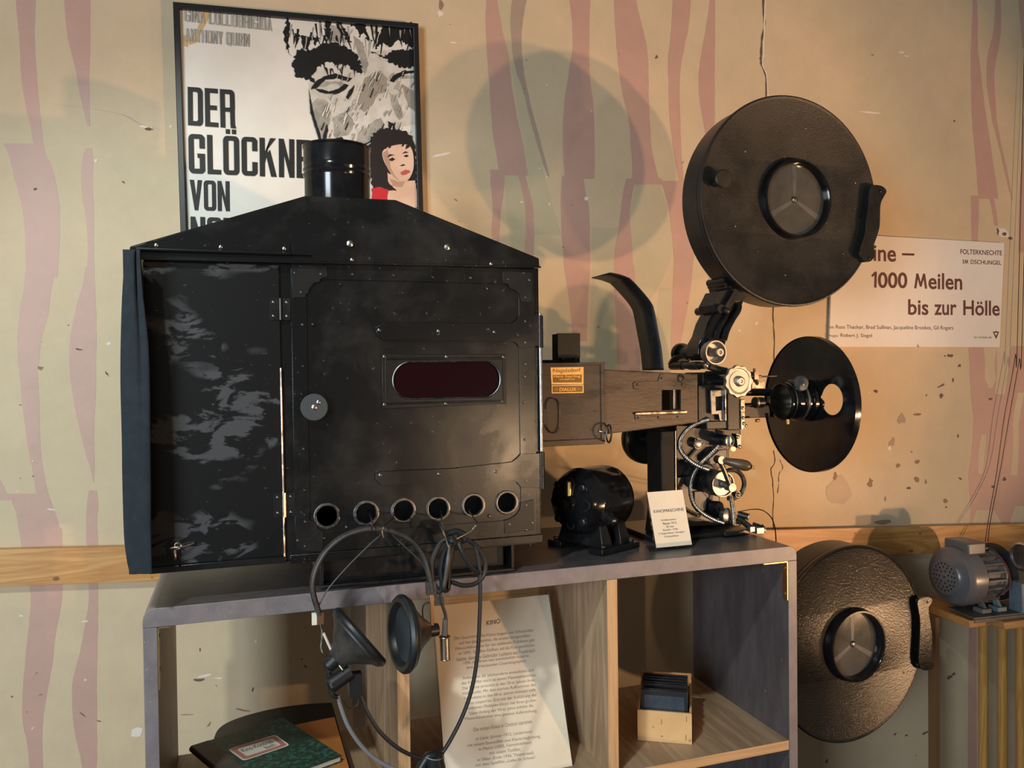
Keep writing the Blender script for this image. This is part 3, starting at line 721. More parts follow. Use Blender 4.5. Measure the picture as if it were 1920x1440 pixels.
# body shell: back, sides, bottom, and a front frame left open behind the two doors
mb = MB()
mb.box(BX0, BX1, YB-.003, YB, ZB, ZT); mb.box(BX0, BX0+.003, LY, YB, ZB, ZT); mb.box(BX1-.003, BX1, LY, YB, ZB, ZT)
mb.box(BX0, BX1, LY, YB, ZB, ZB+.003)
xm = S(536, 770, LY).x
mb.prism([(BX0,ZB),(BX1,ZB),(BX1,ZT),(BX0,ZT)], LY, LY+.003, 0, [[(BX0+.02,ZB+.025),(xm-.008,ZB+.025),(xm-.008,ZT-.02),(BX0+.02,ZT-.02)], [(xm+.012,ZB+.035),(BX1-.03,ZB+.035),(BX1-.03,ZT-.03),(xm+.012,ZT-.03)]])
mb.build('body', 'lamp_enamel', lamp_house)
# lower edge strip
mb = MB()
a, b, c, d_ = L_(541,1069,LY-.006), L_(1017,1012,LY-.006), L_(1014,981,LY-.006), L_(606,1001,LY-.006)
mb.box(xm+.003, BX1+.001, LY-.0055, LY-.0002, ZB-.003, ZB+.012)
mb.box(BX0, xm-.003, LY-.0035, LY-.0002, ZB-.001, ZB+.010)
mb.build('bottom_strip', 'lamp_enamel', lamp_house, bevel=.0008)
# hood
HY0, HY1 = 1.447, 1.815
hp = [(243,467),(250,460),(572,367),(742,374.5),(1011,484),(1013.5,500)]
hood_pts = [S(px, py, HY0) for px, py in hp]
lowl = S(266, 486.5, HY0); lowl.x = hood_pts[0].x
prof = [(hood_pts[0].x, lowl.z+.001), (hood_pts[0].x, hood_pts[1].z-.002)] + [(p.x, p.z) for p in hood_pts[1:5]] + [(hood_pts[4].x+.001, S(1013,500.5,HY0).z)]
prof_hood = prof[0][0]
mb = MB(); mb.prism(prof, HY0, HY1)
hood = mb.build('hood', 'lamp_enamel', lamp_house, bevel=.0022)
mb = MB()          # folded lower lip and drip strip with its rod
zl = prof[0][1]; zr = prof[-1][1]
mb.hexa([V((prof[0][0],HY0-.004,zl-.002)),V((prof[-1][0]+.001,HY0-.004,zr-.002)),V((prof[-1][0]+.001,HY0+.002,zr-.002)),V((prof[0][0],HY0+.002,zl-.002)),
         V((prof[0][0],HY0-.004,zl+.001)),V((prof[-1][0]+.001,HY0-.004,zr+.001)),V((prof[-1][0]+.001,HY0+.002,zr+.001)),V((prof[0][0],HY0+.002,zl+.001))])
p0, p1 = S(258,466,HY0-.001), S(543,476,HY0-.001); q0, q1 = S(280,452,HY0-.001), S(543,459,HY0-.001)
mb.slab([[p0, p1, q1, q0]], (0, -.0018, 0))
mb.cyl(S(256,467,HY0-.004), S(545,476,HY0-.004), .0036, seg=10); mb.cyl(S(545,476.5,HY0-.004), S(583,478,HY0-.004), .0018, seg=8)
for px, py in [(293,459.5),(414,463),(533,466)]: mb.dome(S(px,py,HY0-.0028), (0,-1,0), .0035, m=1)
mb.build('drip_strip', ['lamp_enamel', 'steel'], hood)
for px, py, r in [(656,457,.0058),(838,463.5,.0055)]:
    mb = MB(); c = S(px,py,HY0); mb.lathe(c, (0,-1,0), [(r,0),(r,.002),(r*.6,.0028),(r*.55,.006),(0,.0072)], 14); mb.build('hood_bolt', 'steel', hood)
for px, py in [(660,487),(921,495)]:
    mb = MB(); mb.dome(S(px,py,HY0), (0,-1,0), .0034); mb.build('screw', 'steel', hood)
# chimney
CYc = 1.632
c = S(633, 372, CYc); k = mpp(FS, c); R = 61*k
zt = S(633, 278, CYc).z; zlo = S(633, 385, CYc).z - .02
def zc(py): return S(633, py, CYc).z - zlo
mb = MB()
mb.lathe_open((c.x, CYc, zlo), (0,0,1), [(R*.985,0),(R*.985,zc(340)),(R*1.0,zc(336)),(R*1.025,zc(332)),(R*1.0,zc(327)),(R*1.025,zc(322)),(R*1.0,zc(317)),(R*1.005,zc(314)),(R*1.005,zc(283)),(R*1.03,zc(281)),(R*1.03,zc(278)),(R*.98,zc(278)),(R*.96,zc(284)),(R*.94,0)], 48)
mb.build('chimney', 'black_gloss', lamp_house)
# left door
mb = MB()
dl = [S(268,493,LY-.004), S(523,496,LY-.004), S(533,1046,LY-.004), S(283,1058,LY-.004)]
x0, x1 = dl[0].x, (dl[1].x+dl[2].x)/2
mb.box(x0, x1, LY-.0045, LY-.0003, ZB+.012, S(400,494,LY).z)
left_door = mb.build('side_door', 'door_enamel', lamp_house, bevel=.0012)
mb = MB(); mb.cyl(S(526.5,690,LY-.005), S(533.5,1043,LY-.005), .0018, seg=8); mb.build('hinge_edge', 'bare_edge', left_door)
for y0_, y1_, xs, m_ in ((559,600,(504,545),0), (925,968,(512,553),1)):
    mb = MB(); a = S(xs[0],y0_,LY-.0062); b = S(xs[1],y1_,LY-.0062); xm_ = S((xs[0]+xs[1])/2+1,(y0_+y1_)/2,LY).x
    mb.box(a.x, xm_-.001, LY-.0062, LY-.0045, b.z, a.z); mb.box(xm_+.001, b.x, LY-.0062, LY-.0035, b.z, a.z)
    mb.cyl((xm_,LY-.0068,b.z), (xm_,LY-.0068,a.z), .0030, seg=10, m=m_)
    for fx in (.2, .82):
        for fz in (.18, .82): mb.dome((a.x+(b.x-a.x)*fx, LY-.0062, b.z+(a.z-b.z)*fz), (0,-1,0), .0026, m=2)
    mb.build('hinge', ['black_satin', 'copper', 'dark_steel'], left_door)
mb = MB(); o = S(333,1026,LY-.0045)
mb.cyl(o, o+V((0,-.010,0)), .0022, seg=8); mb.tube([o+V((-.012,-.008,.001)), o+V((0,-.011,.002)), o+V((.010,-.009,.002)), o+V((.026,-.004,.005))], .0018)
mb.tube([o+V((-.004,-.010,-.002)), o+V((-.003,-.011,-.012)), o+V((-.003,-.010,-.018))], .0022); mb.torus(o+V((.001,-.010,.004)), (0,-1,0), .005, .0016)
mb.build('latch_hook', 'bare_edge', left_door)
# front door: plate with holes, raised frame with rounded inner corners
DYF = LY-.004
dx0, dx1 = S(549,770,DYF).x, S(1004,770,DYF).x
dz1 = S(770,498,DYF).z; dz0 = ZB+.013
circ = lambda cx_, cz_, r, n=24: [(cx_+r*math.cos(2*PI*k/n), cz_+r*math.sin(2*PI*k/n)) for k in range(n)]
hc = [S(px,py,DYF) for px, py in holes_px]; HR = 18.5*mpp(FS, hc[2])
wpx = [(736,677),(937,677),(937,746),(736,746)]
wa, wb = S(736,713,DYF), S(937,713,DYF); wz1, wz0 = S(836,678,DYF).z, S(836,746.5,DYF).z
wr = (wz1-wz0)/2
win = rr(wa.x, wz0, wb.x, wz1, (wr*.98,)*4, 10)
mb = MB()
mb.prism([(dx0,dz0),(dx1,dz0),(dx1,dz1),(dx0,dz1)], DYF, LY-.0003, 0, [circ(p.x,p.z,HR) for p in hc] + [win])
door = mb.build('front_door', 'lamp_enamel', lamp_house)
mb = MB()
ix0, ix1 = S(578,770,DYF).x, S(974,770,DYF).x; iz1 = S(770,528,DYF).z; iz0 = S(606,1001,DYF).z
mb.prism([(dx0,dz0),(dx1,dz0),(dx1,dz1),(dx0,dz1)], DYF-.0022, DYF-.0001, 0, [rr(ix0, iz0, ix1, iz1, (.02,.02,.034,.034), 8)])
fr = mb.build('door_frame', 'lamp_enamel', door, bevel=.0007)
def plate(pix, y=DYF-.0022, t=.0016):
    mbp = MB(); mbp.slab([[S(px,py,y) for px, py in pix]], (0,-t,0)); mbp.build('corner_plate', 'black_satin', door, bevel=.0005)
plate([(546,497),(613,499),(614,519),(601,521),(599,528),(588,531),(580,541),(578,549),(572,552),(573,558),(549,558)])
plate([(942,507),(998,511),(997,567),(976,566),(973,552),(966,545),(955,541),(952,533),(943,530)])
plate([(552,967),(578,967),(580,975),(592,979),(596,992),(605,996),(606,1001),(604,1034),(556,1031)])
plate([(1000,936),(976,942),(975,955),(968,965),(957,972),(945,976),(946,1000),(1000,993)])
riv_hi = [(564,499),(552,512),(601,514),(564,548),(567,609),(568,687),(569,842),(571,919),(661,514.5),(738,516.5),(811,519.5),(882,521),(952,523),(981,512),(992,525),(984,557),(638,533),(912.5,541),(984,602),(984,642),(984,682),(984,706),
          (983,754),(984,824),(986,901),(986,947),(572,978),(558,1013),(572,1024),(608,1009),(955,983),(986,993),(918,968),(649,988),(586,608),(997,980)]
for px, py in riv_hi:
    mb = MB(); mb.dome(S(px,py,DYF-.0024), (0,-1,0), .0031, .0026, seg=9); mb.build('rivet', 'dark_steel', door)
# strap hinges and hinge rod
for pts, scr in (([(716,605),(960,606),(968,600),(974,590),(1011,590),(1011,648),(974,653),(968,644),(960,640),(716,637),(706,628),(704,615)], [(711,619),(822,621),(927,623)]),
                 ([(716,884),(850,878),(960,866),(970,858),(976,851),(1012,850),(1012,915),(976,913),(968,903),(955,900),(714,909),(704,900),(704,888)], [(713,891),(823,889),(929,884)])):
    mb = MB(); mb.slab([[S(px,py,DYF-.0024) for px, py in pts]], (0,-.0016,0))
    for px, py in scr: mb.dome(S(px,py,DYF-.0040), (0,-1,0), .0036, m=1)
    mb.build('strap_hinge', ['lamp_enamel', 'dark_steel'], door, bevel=.0005)
mb = MB(); hx = S(1009,750,LY-.004).x; hx = max(hx, BX1+.0005)
Yr = LY-.005
def hz(py): return S(1009,py,Yr).z
mb.cyl((hx,Yr,hz(846)), (hx,Yr,hz(646)), .0040, seg=14, m=1)
for a, b in ((592,612),(612.6,628),(628.6,652),(848,872),(872.6,893),(893.6,916)): mb.cyl((hx,Yr,hz(b)), (hx,Yr,hz(a)), .0062, seg=14, m=0)
mb.cyl((hx,Yr,hz(592)), (hx,Yr,hz(588)), .0035, seg=12, m=1)
mb.build('hinge_rod', ['black_satin', 'steel'], door)
# inspection window
mb = MB()
mb.prism([(S(715,713,DYF).x, S(800,764,DYF).z), (S(948,713,DYF).x, S(830,760,DYF).z), (S(947,713,DYF).x, S(830,665,DYF).z), (S(716,713,DYF).x, S(830,664,DYF).z)], DYF-.0032, DYF-.0001, 0, [rr(wa.x-.001, wz0-.001, wb.x+.001, wz1+.001, (wr*.98,)*4, 10)])
x0, x1 = S(716,713,DYF).x, S(946,713,DYF).x; zz1, zz0 = S(830,668,DYF).z, S(830,758,DYF).z
mb.tube([(x0+.006,DYF-.0035,zz0+.004),(x1-.004,DYF-.0035,zz0+.004),(x1-.004,DYF-.0035,zz1-.004),(x0+.006,DYF-.0035,zz1-.004)], .0022, 8, 0, closed=True, smooth=False)
for px, py in [(721,669),(837,669),(944,670),(721,759),(836,757),(941,752)]: mb.dome(S(px,py,DYF-.0036), (0,-1,0), .0034, m=1)
winf = mb.build('window_frame', ['black_satin', 'dark_steel'], door, bevel=.0007)
mb = MB(); mb.prism(rr(wa.x-.004, wz0-.004, wb.x+.004, wz1+.004, (wr,)*4, 10), DYF+.0012, DYF+.0034); mb.build('red_glass', 'red_glass', door)
mb = MB(); mb.tube([(x, DYF-.0030, z) for x, z in win], .0013, 6, closed=True, smooth=False); mb.build('window_rim', 'dark_steel', door)
# six ringed vent holes
for p in hc:
    mb = MB()
    mb.lathe_open((p.x,DYF,p.z), (0,-1,0), [(HR*1.30,.0001),(HR*1.28,.0022),(HR*1.14,.0030),(HR*1.02,.0025),(HR*.96,0),(HR*.96,-.0035)], 32)
    mb.build('vent_ring', 'dark_steel', door)
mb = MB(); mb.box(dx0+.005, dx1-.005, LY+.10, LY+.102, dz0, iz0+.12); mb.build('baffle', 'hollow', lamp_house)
# round door knob
kp = S(588,763,DYF-.0024)
mb = MB(); mb.lathe(kp, (0,-1,0), [(.010,0),(.010,.008),(.0228,.0085),(.0238,.010),(.0238,.013),(.0226,.0145),(0,.0147)], 36, 0)
mb.dome(kp+V((0,-.0147,0)), (0,-1,0), .0052, .0022, 1); mb.dome(kp+V((.0075,-.0147,.0085)), (0,-1,0), .0040, .0020, 1)
mb.build('door_knob', ['bakelite_grey', 'steel'], door)
# channel foot under the body
mb = MB(); fx0, fx1 = S(600,1085,1.475).x, S(961,1060,1.475).x; z0 = SZT+.0012
mb.box(fx0, fx1-.012, 1.490, 1.79, z0+.001, ZB-.001, 1)
mb.box(fx0, fx1, 1.462, 1.79, z0, z0+.006); mb.box(fx0, fx1+.045, 1.466, 1.79, ZB-.0075, ZB-.0008); mb.box(fx1-.006, fx1, 1.464, 1.79, z0, ZB-.001)
mb.box(fx0, fx0+.006, 1.47, 1.79, z0, ZB-.001)
for px, py in ((588,1059),(994,1030)): mb.cyl((S(px,py,1.47).x,1.472,ZB-.016), (S(px,py,1.47).x,1.472,ZB-.004), .003, seg=8)
mb.build('channel_foot', ['black_satin', 'black_satin'], lamp_house, bevel=.0008)

# condenser box and light cone on the right
CBY = 1.548
mb = MB()
bx0, bx1 = BX1, S(1132.5,760,CBY).x; bz1, bz0 = S(1075,681,CBY).z, S(1075,835,CBY).z
mb.box(bx0, bx1, CBY, 1.735, bz0, bz1)
mb.box(bx0, bx1+.0025, CBY-.003, 1.738, bz1-.004, bz1+.0012)
mb.box(bx0, bx1-.001, CBY-.0035, CBY+.001, bz0, bz0+.012)
mb.box(bx1-.0075, bx1+.0008, CBY-.0028, CBY+.002, bz0+.004, bz1-.003)
cond = mb.build('condenser_box', 'worn_tin', lamp_house, bevel=.0008)
zn = lambda x, y: (980 + x/3.789, 480 + y/3.789)
def np_quad(pts, y): return [S(*zn(*p), y) for p in pts]
mb = MB(); t = .0008
mb.slab([np_quad([(197,792),(432,788),(432,910),(204,912)], CBY-.0003)], (0,-t,0), 0)
mb.slab([np_quad([(212,845),(420,842),(420,898),(214,900)], CBY-.0003-t)], (0,-.0001,0), 1)
yy = CBY-.0003-t-.0002
write(mb, 'Nagelsdorf', np_quad([(215,836),(412,832),(412,796),(215,800)], yy), 1, .01)
write(mb, 'Hans Seyrling', np_quad([(220,868),(410,866),(410,846),(220,847)], yy-.0001), 0, .012)
write(mb, 'INNSBRUCK', np_quad([(262,882),(372,880),(372,870),(262,872)], yy-.0001), 0, .01)
mb.slab([np_quad([(205,918),(432,913),(432,972),(206,976)], CBY-.0003)], (0,-t,0), 0)
mb.slab([np_quad([(211,924),(426,920),(426,966),(212,970)], CBY-.0003-t)], (0,-.0001,0), 2)
write(mb, '·· DIALUX ··', np_quad([(235,960),(405,957),(405,934),(235,937)], yy-.0001), 0, .012)
mb.build('name_plate', ['brass', 'brass_dark', 'brass_dark'], cond, smooth=False)
mb = MB(); pts = [S(*zn(*p), CBY-.004) for p in [(165,1080),(170,1045),(185,1018),(210,1010),(240,1018),(258,1045),(264,1090),(264,1180),(258,1220),(240,1250),(212,1258),(190,1245),(172,1215),(165,1180)]]
mb.tube(pts, .0011, 6, n=3); mb.box(bx0+.001, S(*zn(165,1100),CBY).x+.001, CBY-.006, CBY-.0005, S(*zn(165,1195),CBY).z, S(*zn(165,1085),CBY).z, 1)
mb.build('wire_handle', ['wire_metal', 'black_satin'], cond)
mb = MB(); c = S(*zn(613,1262), CBY-.012); c0 = S(*zn(545,1245), CBY-.001)
mb.tube([c0, c0+V((.006,-.006,-.002)), c+V((-.008,0,.002))], .0018, 8); mb.torus(c, (.75,-.66,0), .0185, .0021, 28, 8)
mb.build('ring_bolt', 'wire_metal', cond)
mb = MB()          # dark slide carrier standing in the lid
a, b = S(*zn(248,548),1.60), S(*zn(410,722),1.60)
mb.box(a.x, b.x, 1.600, 1.604, b.z, a.z); mb.box(a.x+.003, b.x+.004, 1.612, 1.640, bz1, a.z-.001); mb.box(a.x+.01, a.x+.014, 1.60, 1.62, bz1, b.z+.004)
mb.box(b.x-.012, b.x-.008, 1.60, 1.62, bz1, b.z+.004); mb.box(bx0+.001, b.x, 1.606, 1.70, bz1+.0012, bz1+.008)
for k in range(3): mb.dome((b.x+.004, 1.628, bz1+.014+k*.017), (1,0,0), .0016, m=0)
mb.build('slide_carrier', 'black_satin', cond, bevel=.0006)
# cone: tapering sheet-metal box with a slotted window
fA = [S(*zn(*p), 1.553) for p in [(576,805),(588,1268)]]; fB = [S(*zn(*p), 1.590) for p in [(1241,838),(1243,1182)]]
xA, xB = bx1+.0002, fB[0].x
zA1, zA0, zB1, zB0 = fA[0].z, fA[1].z, fB[0].z, fB[1].z
YA0, YA1, YB0, YB1 = 1.553, 1.728, 1.590, 1.690
def cp(fx, fz, off=0.0):
    """a point on the front sheet of the cone"""
    y = YA0 + (YB0-YA0)*fx - off
    return V((xA + (xB-xA)*fx, y, (zA0+(zB0-zA0)*fx)*(1-fz) + (zA1+(zB1-zA1)*fx)*fz))
def cpx(x, y, off=0.0):
    """crop pixel -> cone front"""
    p = S(*zn(x, y), 1.575)
    for _ in range(4):
        fx = (p.x-xA)/(xB-xA); p = S(*zn(x, y), YA0+(YB0-YA0)*fx-off)
    return p
mb = MB(); th = V((0, .002, 0))
mb.slab([[cp(0,0), cp(1,0), cp(1,1), cp(0,1)], [cpx(*p) for p in [(988,952),(1124,950),(1124,1094),(988,1096)]]], th)
back = [V((xA,YA1,zA0)),V((xB,YB1,zB0)),V((xB,YB1,zB1)),V((xA,YA1,zA1))]
mb.slab([back], (0,-.002,0))
mb.slab([[cp(0,1), cp(1,1), back[2], back[3]]], (0,0,-.002)); mb.slab([[cp(0,0), cp(1,0), back[1], back[0]]], (0,0,.002))
cone = mb.build('light_cone', 'worn_tin', lamp_house)
mb = MB()
mb.slab([[cpx(*p, .0004) for p in [(782,905),(800,893),(960,888),(975,842),(1000,838),(1005,885),(1150,900),(1152,930),(1150,945),(790,945)]]], (0,-.0016,0))
mb.slab([[cpx(*p, .0004) for p in [(792,1128),(1158,1115),(1160,1100),(800,1112),(792,1118)]]], (0,-.006,0), 1)
mb.slab([[cpx(*p, .0004) for p in [(796,1132),(1152,1120),(1146,1158),(800,1164)]]], (0,-.0016,0))
c = cpx(1122,868,.001); mb.lathe_open(c, (0,-1,0), [(.0085,-.001),(.0085,.002),(.0065,.0026),(.0055,.0005)], 20, 2); mb.lathe(c, (0,-1,0), [(.0055,0),(0,.0004)], 16, 2)
for x, y in ((812,912),(1130,912),(818,1150),(962,1145),(1098,1142),(985,868)): mb.dome(cpx(x,y,.002), (0,-1,0), .0026, m=2)
mb.build('slide_rail', ['worn_tin', 'bare_edge', 'black_satin'], cone, bevel=.0004)
mb = MB()
p = [cpx(x,y,-.012) for x,y in [(1070,950),(1110,950),(1110,1098),(1070,1098)]]; mb.slab([p], (0,.003,0)); mb.box(xA+.09, xB-.004, 1.64, 1.644, zB0+.006, zB1-.006, 1)
mb.build('inner_plate', ['dark_steel', 'hollow'], cone)
# curved deflector strip above the cone
prof = smooth_path([S(px,py,1.585) for px, py in [(1244,694),(1240,655),(1235,628),(1227,585.6),(1220,567),(1199,541),(1180.6,522)]], 5)
prof = [V((p.x, 0, p.z)) for p in prof] + [V((p.x, 0, p.z)) for p in smooth_path([S(1180.6,522,1.585), S(1163,515.5,1.585), S(1144,511.5,1.585)], 4)[1:]]
mb = MB(); mb.strip([[V((p.x,1.585,p.z)), V((p.x,1.63,p.z)), V((p.x,1.682,p.z))] for p in prof])
mb.build('deflector_strip', 'black_satin', lamp_house, solid=.0022)

# ------------------------------------------------------------------ navy blackout cloth at the left end
rows = []
edge_l = [(468,239),(500,234.5),(560,230.5),(640,228),(720,227.5),(820,230),(900,231),(1000,234),(1040,238),(1066,243),(1076,249)]
edge_r = [(468,262),(500,264),(560,269),(640,278),(720,281),(820,282),(900,283),(1000,283.5),(1040,284.5),(1066,285),(1075,286)]
el = smooth_path([(x, y, 0) for y, x in edge_l], 3); er = smooth_path([(x, y, 0) for y, x in edge_r], 3)
for i, (p, q) in enumerate(zip(el, er)):
    v = i/(len(el)-1); row = []
    for k in range(15):
        u = k/14
        px = q.x + (p.x-q.x)*u; py = q.y + (p.y-q.y)*u
        fold = math.exp(-((u-.30)/.10)**2)*(.020*max(0, 1-v*1.7)) + .003*math.sin(u*7+v*5)
        row.append(S(px, py, 1.398 + .02*u*u + fold*.6))
    row[-1].x = min(row[-1].x, prof_hood-.0055); e = row[-1]
    for k in range(1, 8):
        row.append(V((e.x - .0006*k + .0006*math.sin(k*1.3+v*3), e.y + .045*k, e.z)))
    rows.append(row)
mb = MB(); mb.strip(rows)
cloth = single(mb, 'blackout_cloth', 'navy_cloth', 'dark navy cloth strip hanging down the end of the black lamp house', 'cloth', (S(262,480,1.44).x, 1.44, 1.79), solid=.003, angle=180)
# ------------------------------------------------------------------ projector head beside the lamp house
head = thing('projector_head', 'black film projector mechanism with round film drum, shutter disc and silver handwheels', 'film projector', (1.0, 1.66, SZT))
zk = lambda x, y: (1230 + x/6.0, 600 + y/6.0)
zm = lambda x, y: (1150 + x/6.0, 780 + y/6.0)
zu = lambda x, y: (1300 + x/6.544, 500 + y/6.544)
zd = lambda x, y: (1260 + x/3.274, 160 + y/3.274)
zh = lambda x, y: (1240 + x/3.13, 580 + y/3.13)
YF = V((0, -1, 0))
def rod(pix, y0, y1, rpx, m=0, mbx=None, seg=20, r1=None):
    """a round bar running straight back from the point seen at pix, radius in photo pixels"""
    c = S(*pix, y0); k = mpp(FS, c)
    (mbx or mb).cyl(c, (c.x, y1, c.z), rpx*k, None if r1 is None else r1*k, seg, m); return c, k
# base plate, column and casting
mb = MB(); z0 = SZT+.0003
xa, xb = S(1218,1000,1.60).x, S(1398,990,1.60).x
mb.box(xa, xb, 1.585, 1.78, z0, z0+.012)
mb.box(S(1357,990,1.575).x, S(1392,990,1.575).x, 1.570, 1.60, z0+.004, z0+.014)
base = mb.build('base_plate', 'black_satin', head, bevel=.002)
mb = MB(); xa, xb = S(1240,880,1.60).x, S(1266,880,1.60).x
mb.box(xa, xb, 1.60, 1.668, z0+.0125, S(1240,808,1.60).z)
mb.slab([[V((xa-.012,1.61,z0+.0125)), V((xa+.001,1.61,z0+.10)), V((xa+.001,1.61,z0+.0125))]], (0,.05,0))
col = mb.build('column', 'black_matte', head, bevel=.003)
mb = MB(); mb.box(xb+.0002, xb+.0025, 1.599, 1.606, z0+.02, S(1240,809,1.60).z); mb.build('edge_strip', 'dark_steel', col)
mb = MB()
cast = [(1267,796),(1388,800),(1390,815),(1368,842),(1366,866),(1340,885),(1340,930),(1368,965),(1392,987),(1267,990)]
mb.slab([[S(px,py,1.655) for px, py in cast]], (0,.07,0))
mb.slab([[S(px,py,1.640) for px, py in [(1268,895),(1330,890),(1350,925),(1350,985),(1268,990)]]], (0,.02,0))
mb.slab([[S(*zm(*p),1.628) for p in [(1070,480),(1180,385),(1290,370),(1285,470),(1150,545),(1080,545)]]], (0,.008,0), 1)
mb.slab([[S(*zm(*p),1.634) for p in [(900,850),(1010,845),(1060,910),(1050,1060),(960,1090),(905,1010)]]], (0,.008,0), 1)
mb.build('casting', ['black_satin', 'plate_grey'], head, bevel=.003)
mb = MB(); c = S(1212.5,823,1.765); R = 47*mpp(FS, c)
mb.lathe(c, YF, [(0,-.02),(R*.97,-.02),(R,-.016),(R,.004),(R*.95,.010),(R*.90,.004),(R*.3,.003),(R*.28,.02),(0,.02)], 48)
mb.cyl(c, (c.x+.09, c.y, c.z), .008); mb.build('drive_wheel', 'black_gloss', head)
# gate block in line with the light cone
mb = MB(); gx = lambda px, py, y: S(px, py, y)
def blk(p0, p1, y0, y1, m=0):
    a, b = S(*p0, y0), S(*p1, y0); mb.box(a.x, b.x, y0, y1, b.z, a.z, m)
blk((1308.5,722), (1366,793), 1.604, 1.70)
blk((1364,736), (1389,806), 1.596, 1.70)
blk((1325,790), (1390,803), 1.600, 1.70)
mb.box(S(1318,760,1.62).x, S(1388,760,1.62).x, 1.62, 1.70, S(1350,722,1.62).z, S(1350,698,1.62).z)
gate = mb.build('gate_block', 'black_satin', head, bevel=.002)
mb = MB(); q = [S(*zk(*p),1.598) for p in [(600,790),(775,775),(780,1135),(705,1135),(690,1060),(610,1060)]]
mb.slab([q, [S(*zk(*p),1.598) for p in [(655,862),(735,858),(737,1012),(662,1018)]]], (0,-.005,0))
blk((1359.5,731), (1362.5,789), 1.585, 1.60, 1)
mb.build('gate_frame', ['dark_steel', 'bare_edge'], gate, bevel=.0008); mb = MB()
mb.slab([[S(*zk(*p),1.592) for p in [(955,900),(1000,890),(1002,1100),(985,1230),(960,1230)]]], (0,.02,0), 1)
for x, y in ((975,990),(980,1100),(1010,1190),(985,1165)): mb.dome(S(*zk(x,y),1.592), YF, .0045, m=1)
mb.build('guide_plate', ['dark_steel', 'bare_edge'], gate, bevel=.0008)
# feed rollers above the cone
mb = MB()
c, k = rod((1343,661), 1.60, 1.745, 12, 0); cz = c.z
mb.lathe((c.x,1.745,c.z), (0,1,0), [(0,0),(21*k,0),(22*k,.004),(22*k,.014),(14*k,.016),(0,.016)], 32)
mb.cyl((c.x,1.68,c.z), (c.x,1.745,c.z), 15*k)
for yy in (1.66, 1.69): mb.lathe((c.x,yy,c.z), (0,1,0), [(12*k,0),(14.5*k,.002),(14.5*k,.008),(12*k,.010)], 28)
mb.cyl((c.x,1.63,c.z), (c.x,1.66,c.z), 14*k)
r2, k2 = rod(zk(565,512), 1.57, 1.725, 6.5, 0); mb.cyl((r2.x,1.60,r2.z), (r2.x,1.64,r2.z), 8*k2); mb.cyl((r2.x,1.67,r2.z), (r2.x,1.72,r2.z), 8*k2)
mb.tube([S(*zk(590,520),1.575), S(*zk(700,555),1.575), S(*zk(790,575),1.575)], .008, 10)
mb.tube([S(*zk(560,600),1.60), S(*zk(760,590),1.60)], .005, 8, smooth=False)
mb.dome(S(*zk(568,510),1.57), YF, .0052, m=1)
mb.tube([V((c.x-.004,1.72,c.z-.01)), V((r2.x+.012,1.72,(c.z+r2.z)/2)), V((r2.x,1.72,r2.z))], .012, 10)
mb.build('feed_roller', ['black_satin', 'steel'], head)
mb = MB(); c = S(1343,661,1.556); k = mpp(FS,c); R = 23.6*k
mb.lathe_open(c+V((0,.026,0)), YF, [(0,-.001),(R*.8,-.001),(R*.93,.002),(R,.010),(R*1.02,.020),(R*.96,.026),(R*.86,.026),(R*.80,.018),(R*.70,.008),(0,.007)], 40)
mb.cyl(c+V((0,.02,0)), c+V((0,-.014,0)), R*.36); mb.lathe(c+V((0,-.014,0)), YF, [(R*.36,0),(R*.30,.003),(R*.15,.003),(R*.12,0),(0,0)], 20)
mb.build('sprocket_cup', 'aluminium', head)
mb = MB()
c, k = rod(zk(900,690), 1.556, 1.72, 9, 1); R = 29.5*k
N = 144; scal = lambda a, s_: R*s_*(1 + .045*math.cos(11*a))
prof = [(.80,.002,0),(.97,.002,1),(1.0,.004,1),(1.0,.010,1),(.96,.0125,1),(.82,.0125,0),(.78,.011,0),(.70,.0105,0),(.68,.0125,0),(.35,.0125,0),(.30,.019,0),(.22,.021,0),(.10,.021,0),(.08,.019,0)]
vv, ff = [], []
cw = c + V((0,0,0))
for s_, h, sc_ in prof:
    for i in range(N):
        a = 2*PI*i/N; r = scal(a, s_) if sc_ else R*s_
        vv.append(cw + V((r*math.cos(a), -h, r*math.sin(a))))
for j in range(len(prof)-1):
    for i in range(N): ff.append((j*N+i, j*N+(i+1) % N, (j+1)*N+(i+1) % N, (j+1)*N+i))
ff.append([(len(prof)-1)*N+i for i in range(N)]); ff.append(list(range(N)))
mb.add(vv, ff, 0)
mb.cyl((c.x,1.60,c.z), (c.x,1.64,c.z), 10*k, m=1); mb.dome(S(*zk(560,690),1.66), YF, .006, m=0)
mb.build('handwheel', ['aluminium', 'black_satin'], head)
mb = MB()          # small adjusting screw towards the lens
p = S(*zk(1060,640),1.62); mb.cyl(p, p+V((.030,0,.001)), .0035, seg=10); mb.cyl(p+V((.03,0,0)), p+V((.075,-.0,.001)), .0022, .001, 8)
q = S(*zk(1120,620),1.615); mb.box(q.x-.006, q.x+.006, 1.61, 1.63, q.z-.010, q.z+.008); mb.cyl((q.x,1.62,q.z), (q.x,1.62,q.z+.016), .003, seg=8)
for kk in range(3): mb.torus(S(*zk(1115+kk*8,668+kk*16),1.62), (1,0,.2), .006, .0018, 14, 6)
p = S(*zk(1070,730),1.63); mb.box(p.x-.004, p.x+.03, 1.62, 1.64, p.z-.008, p.z+.006)
mb.build('adjusting_screw', 'bare_edge', head)
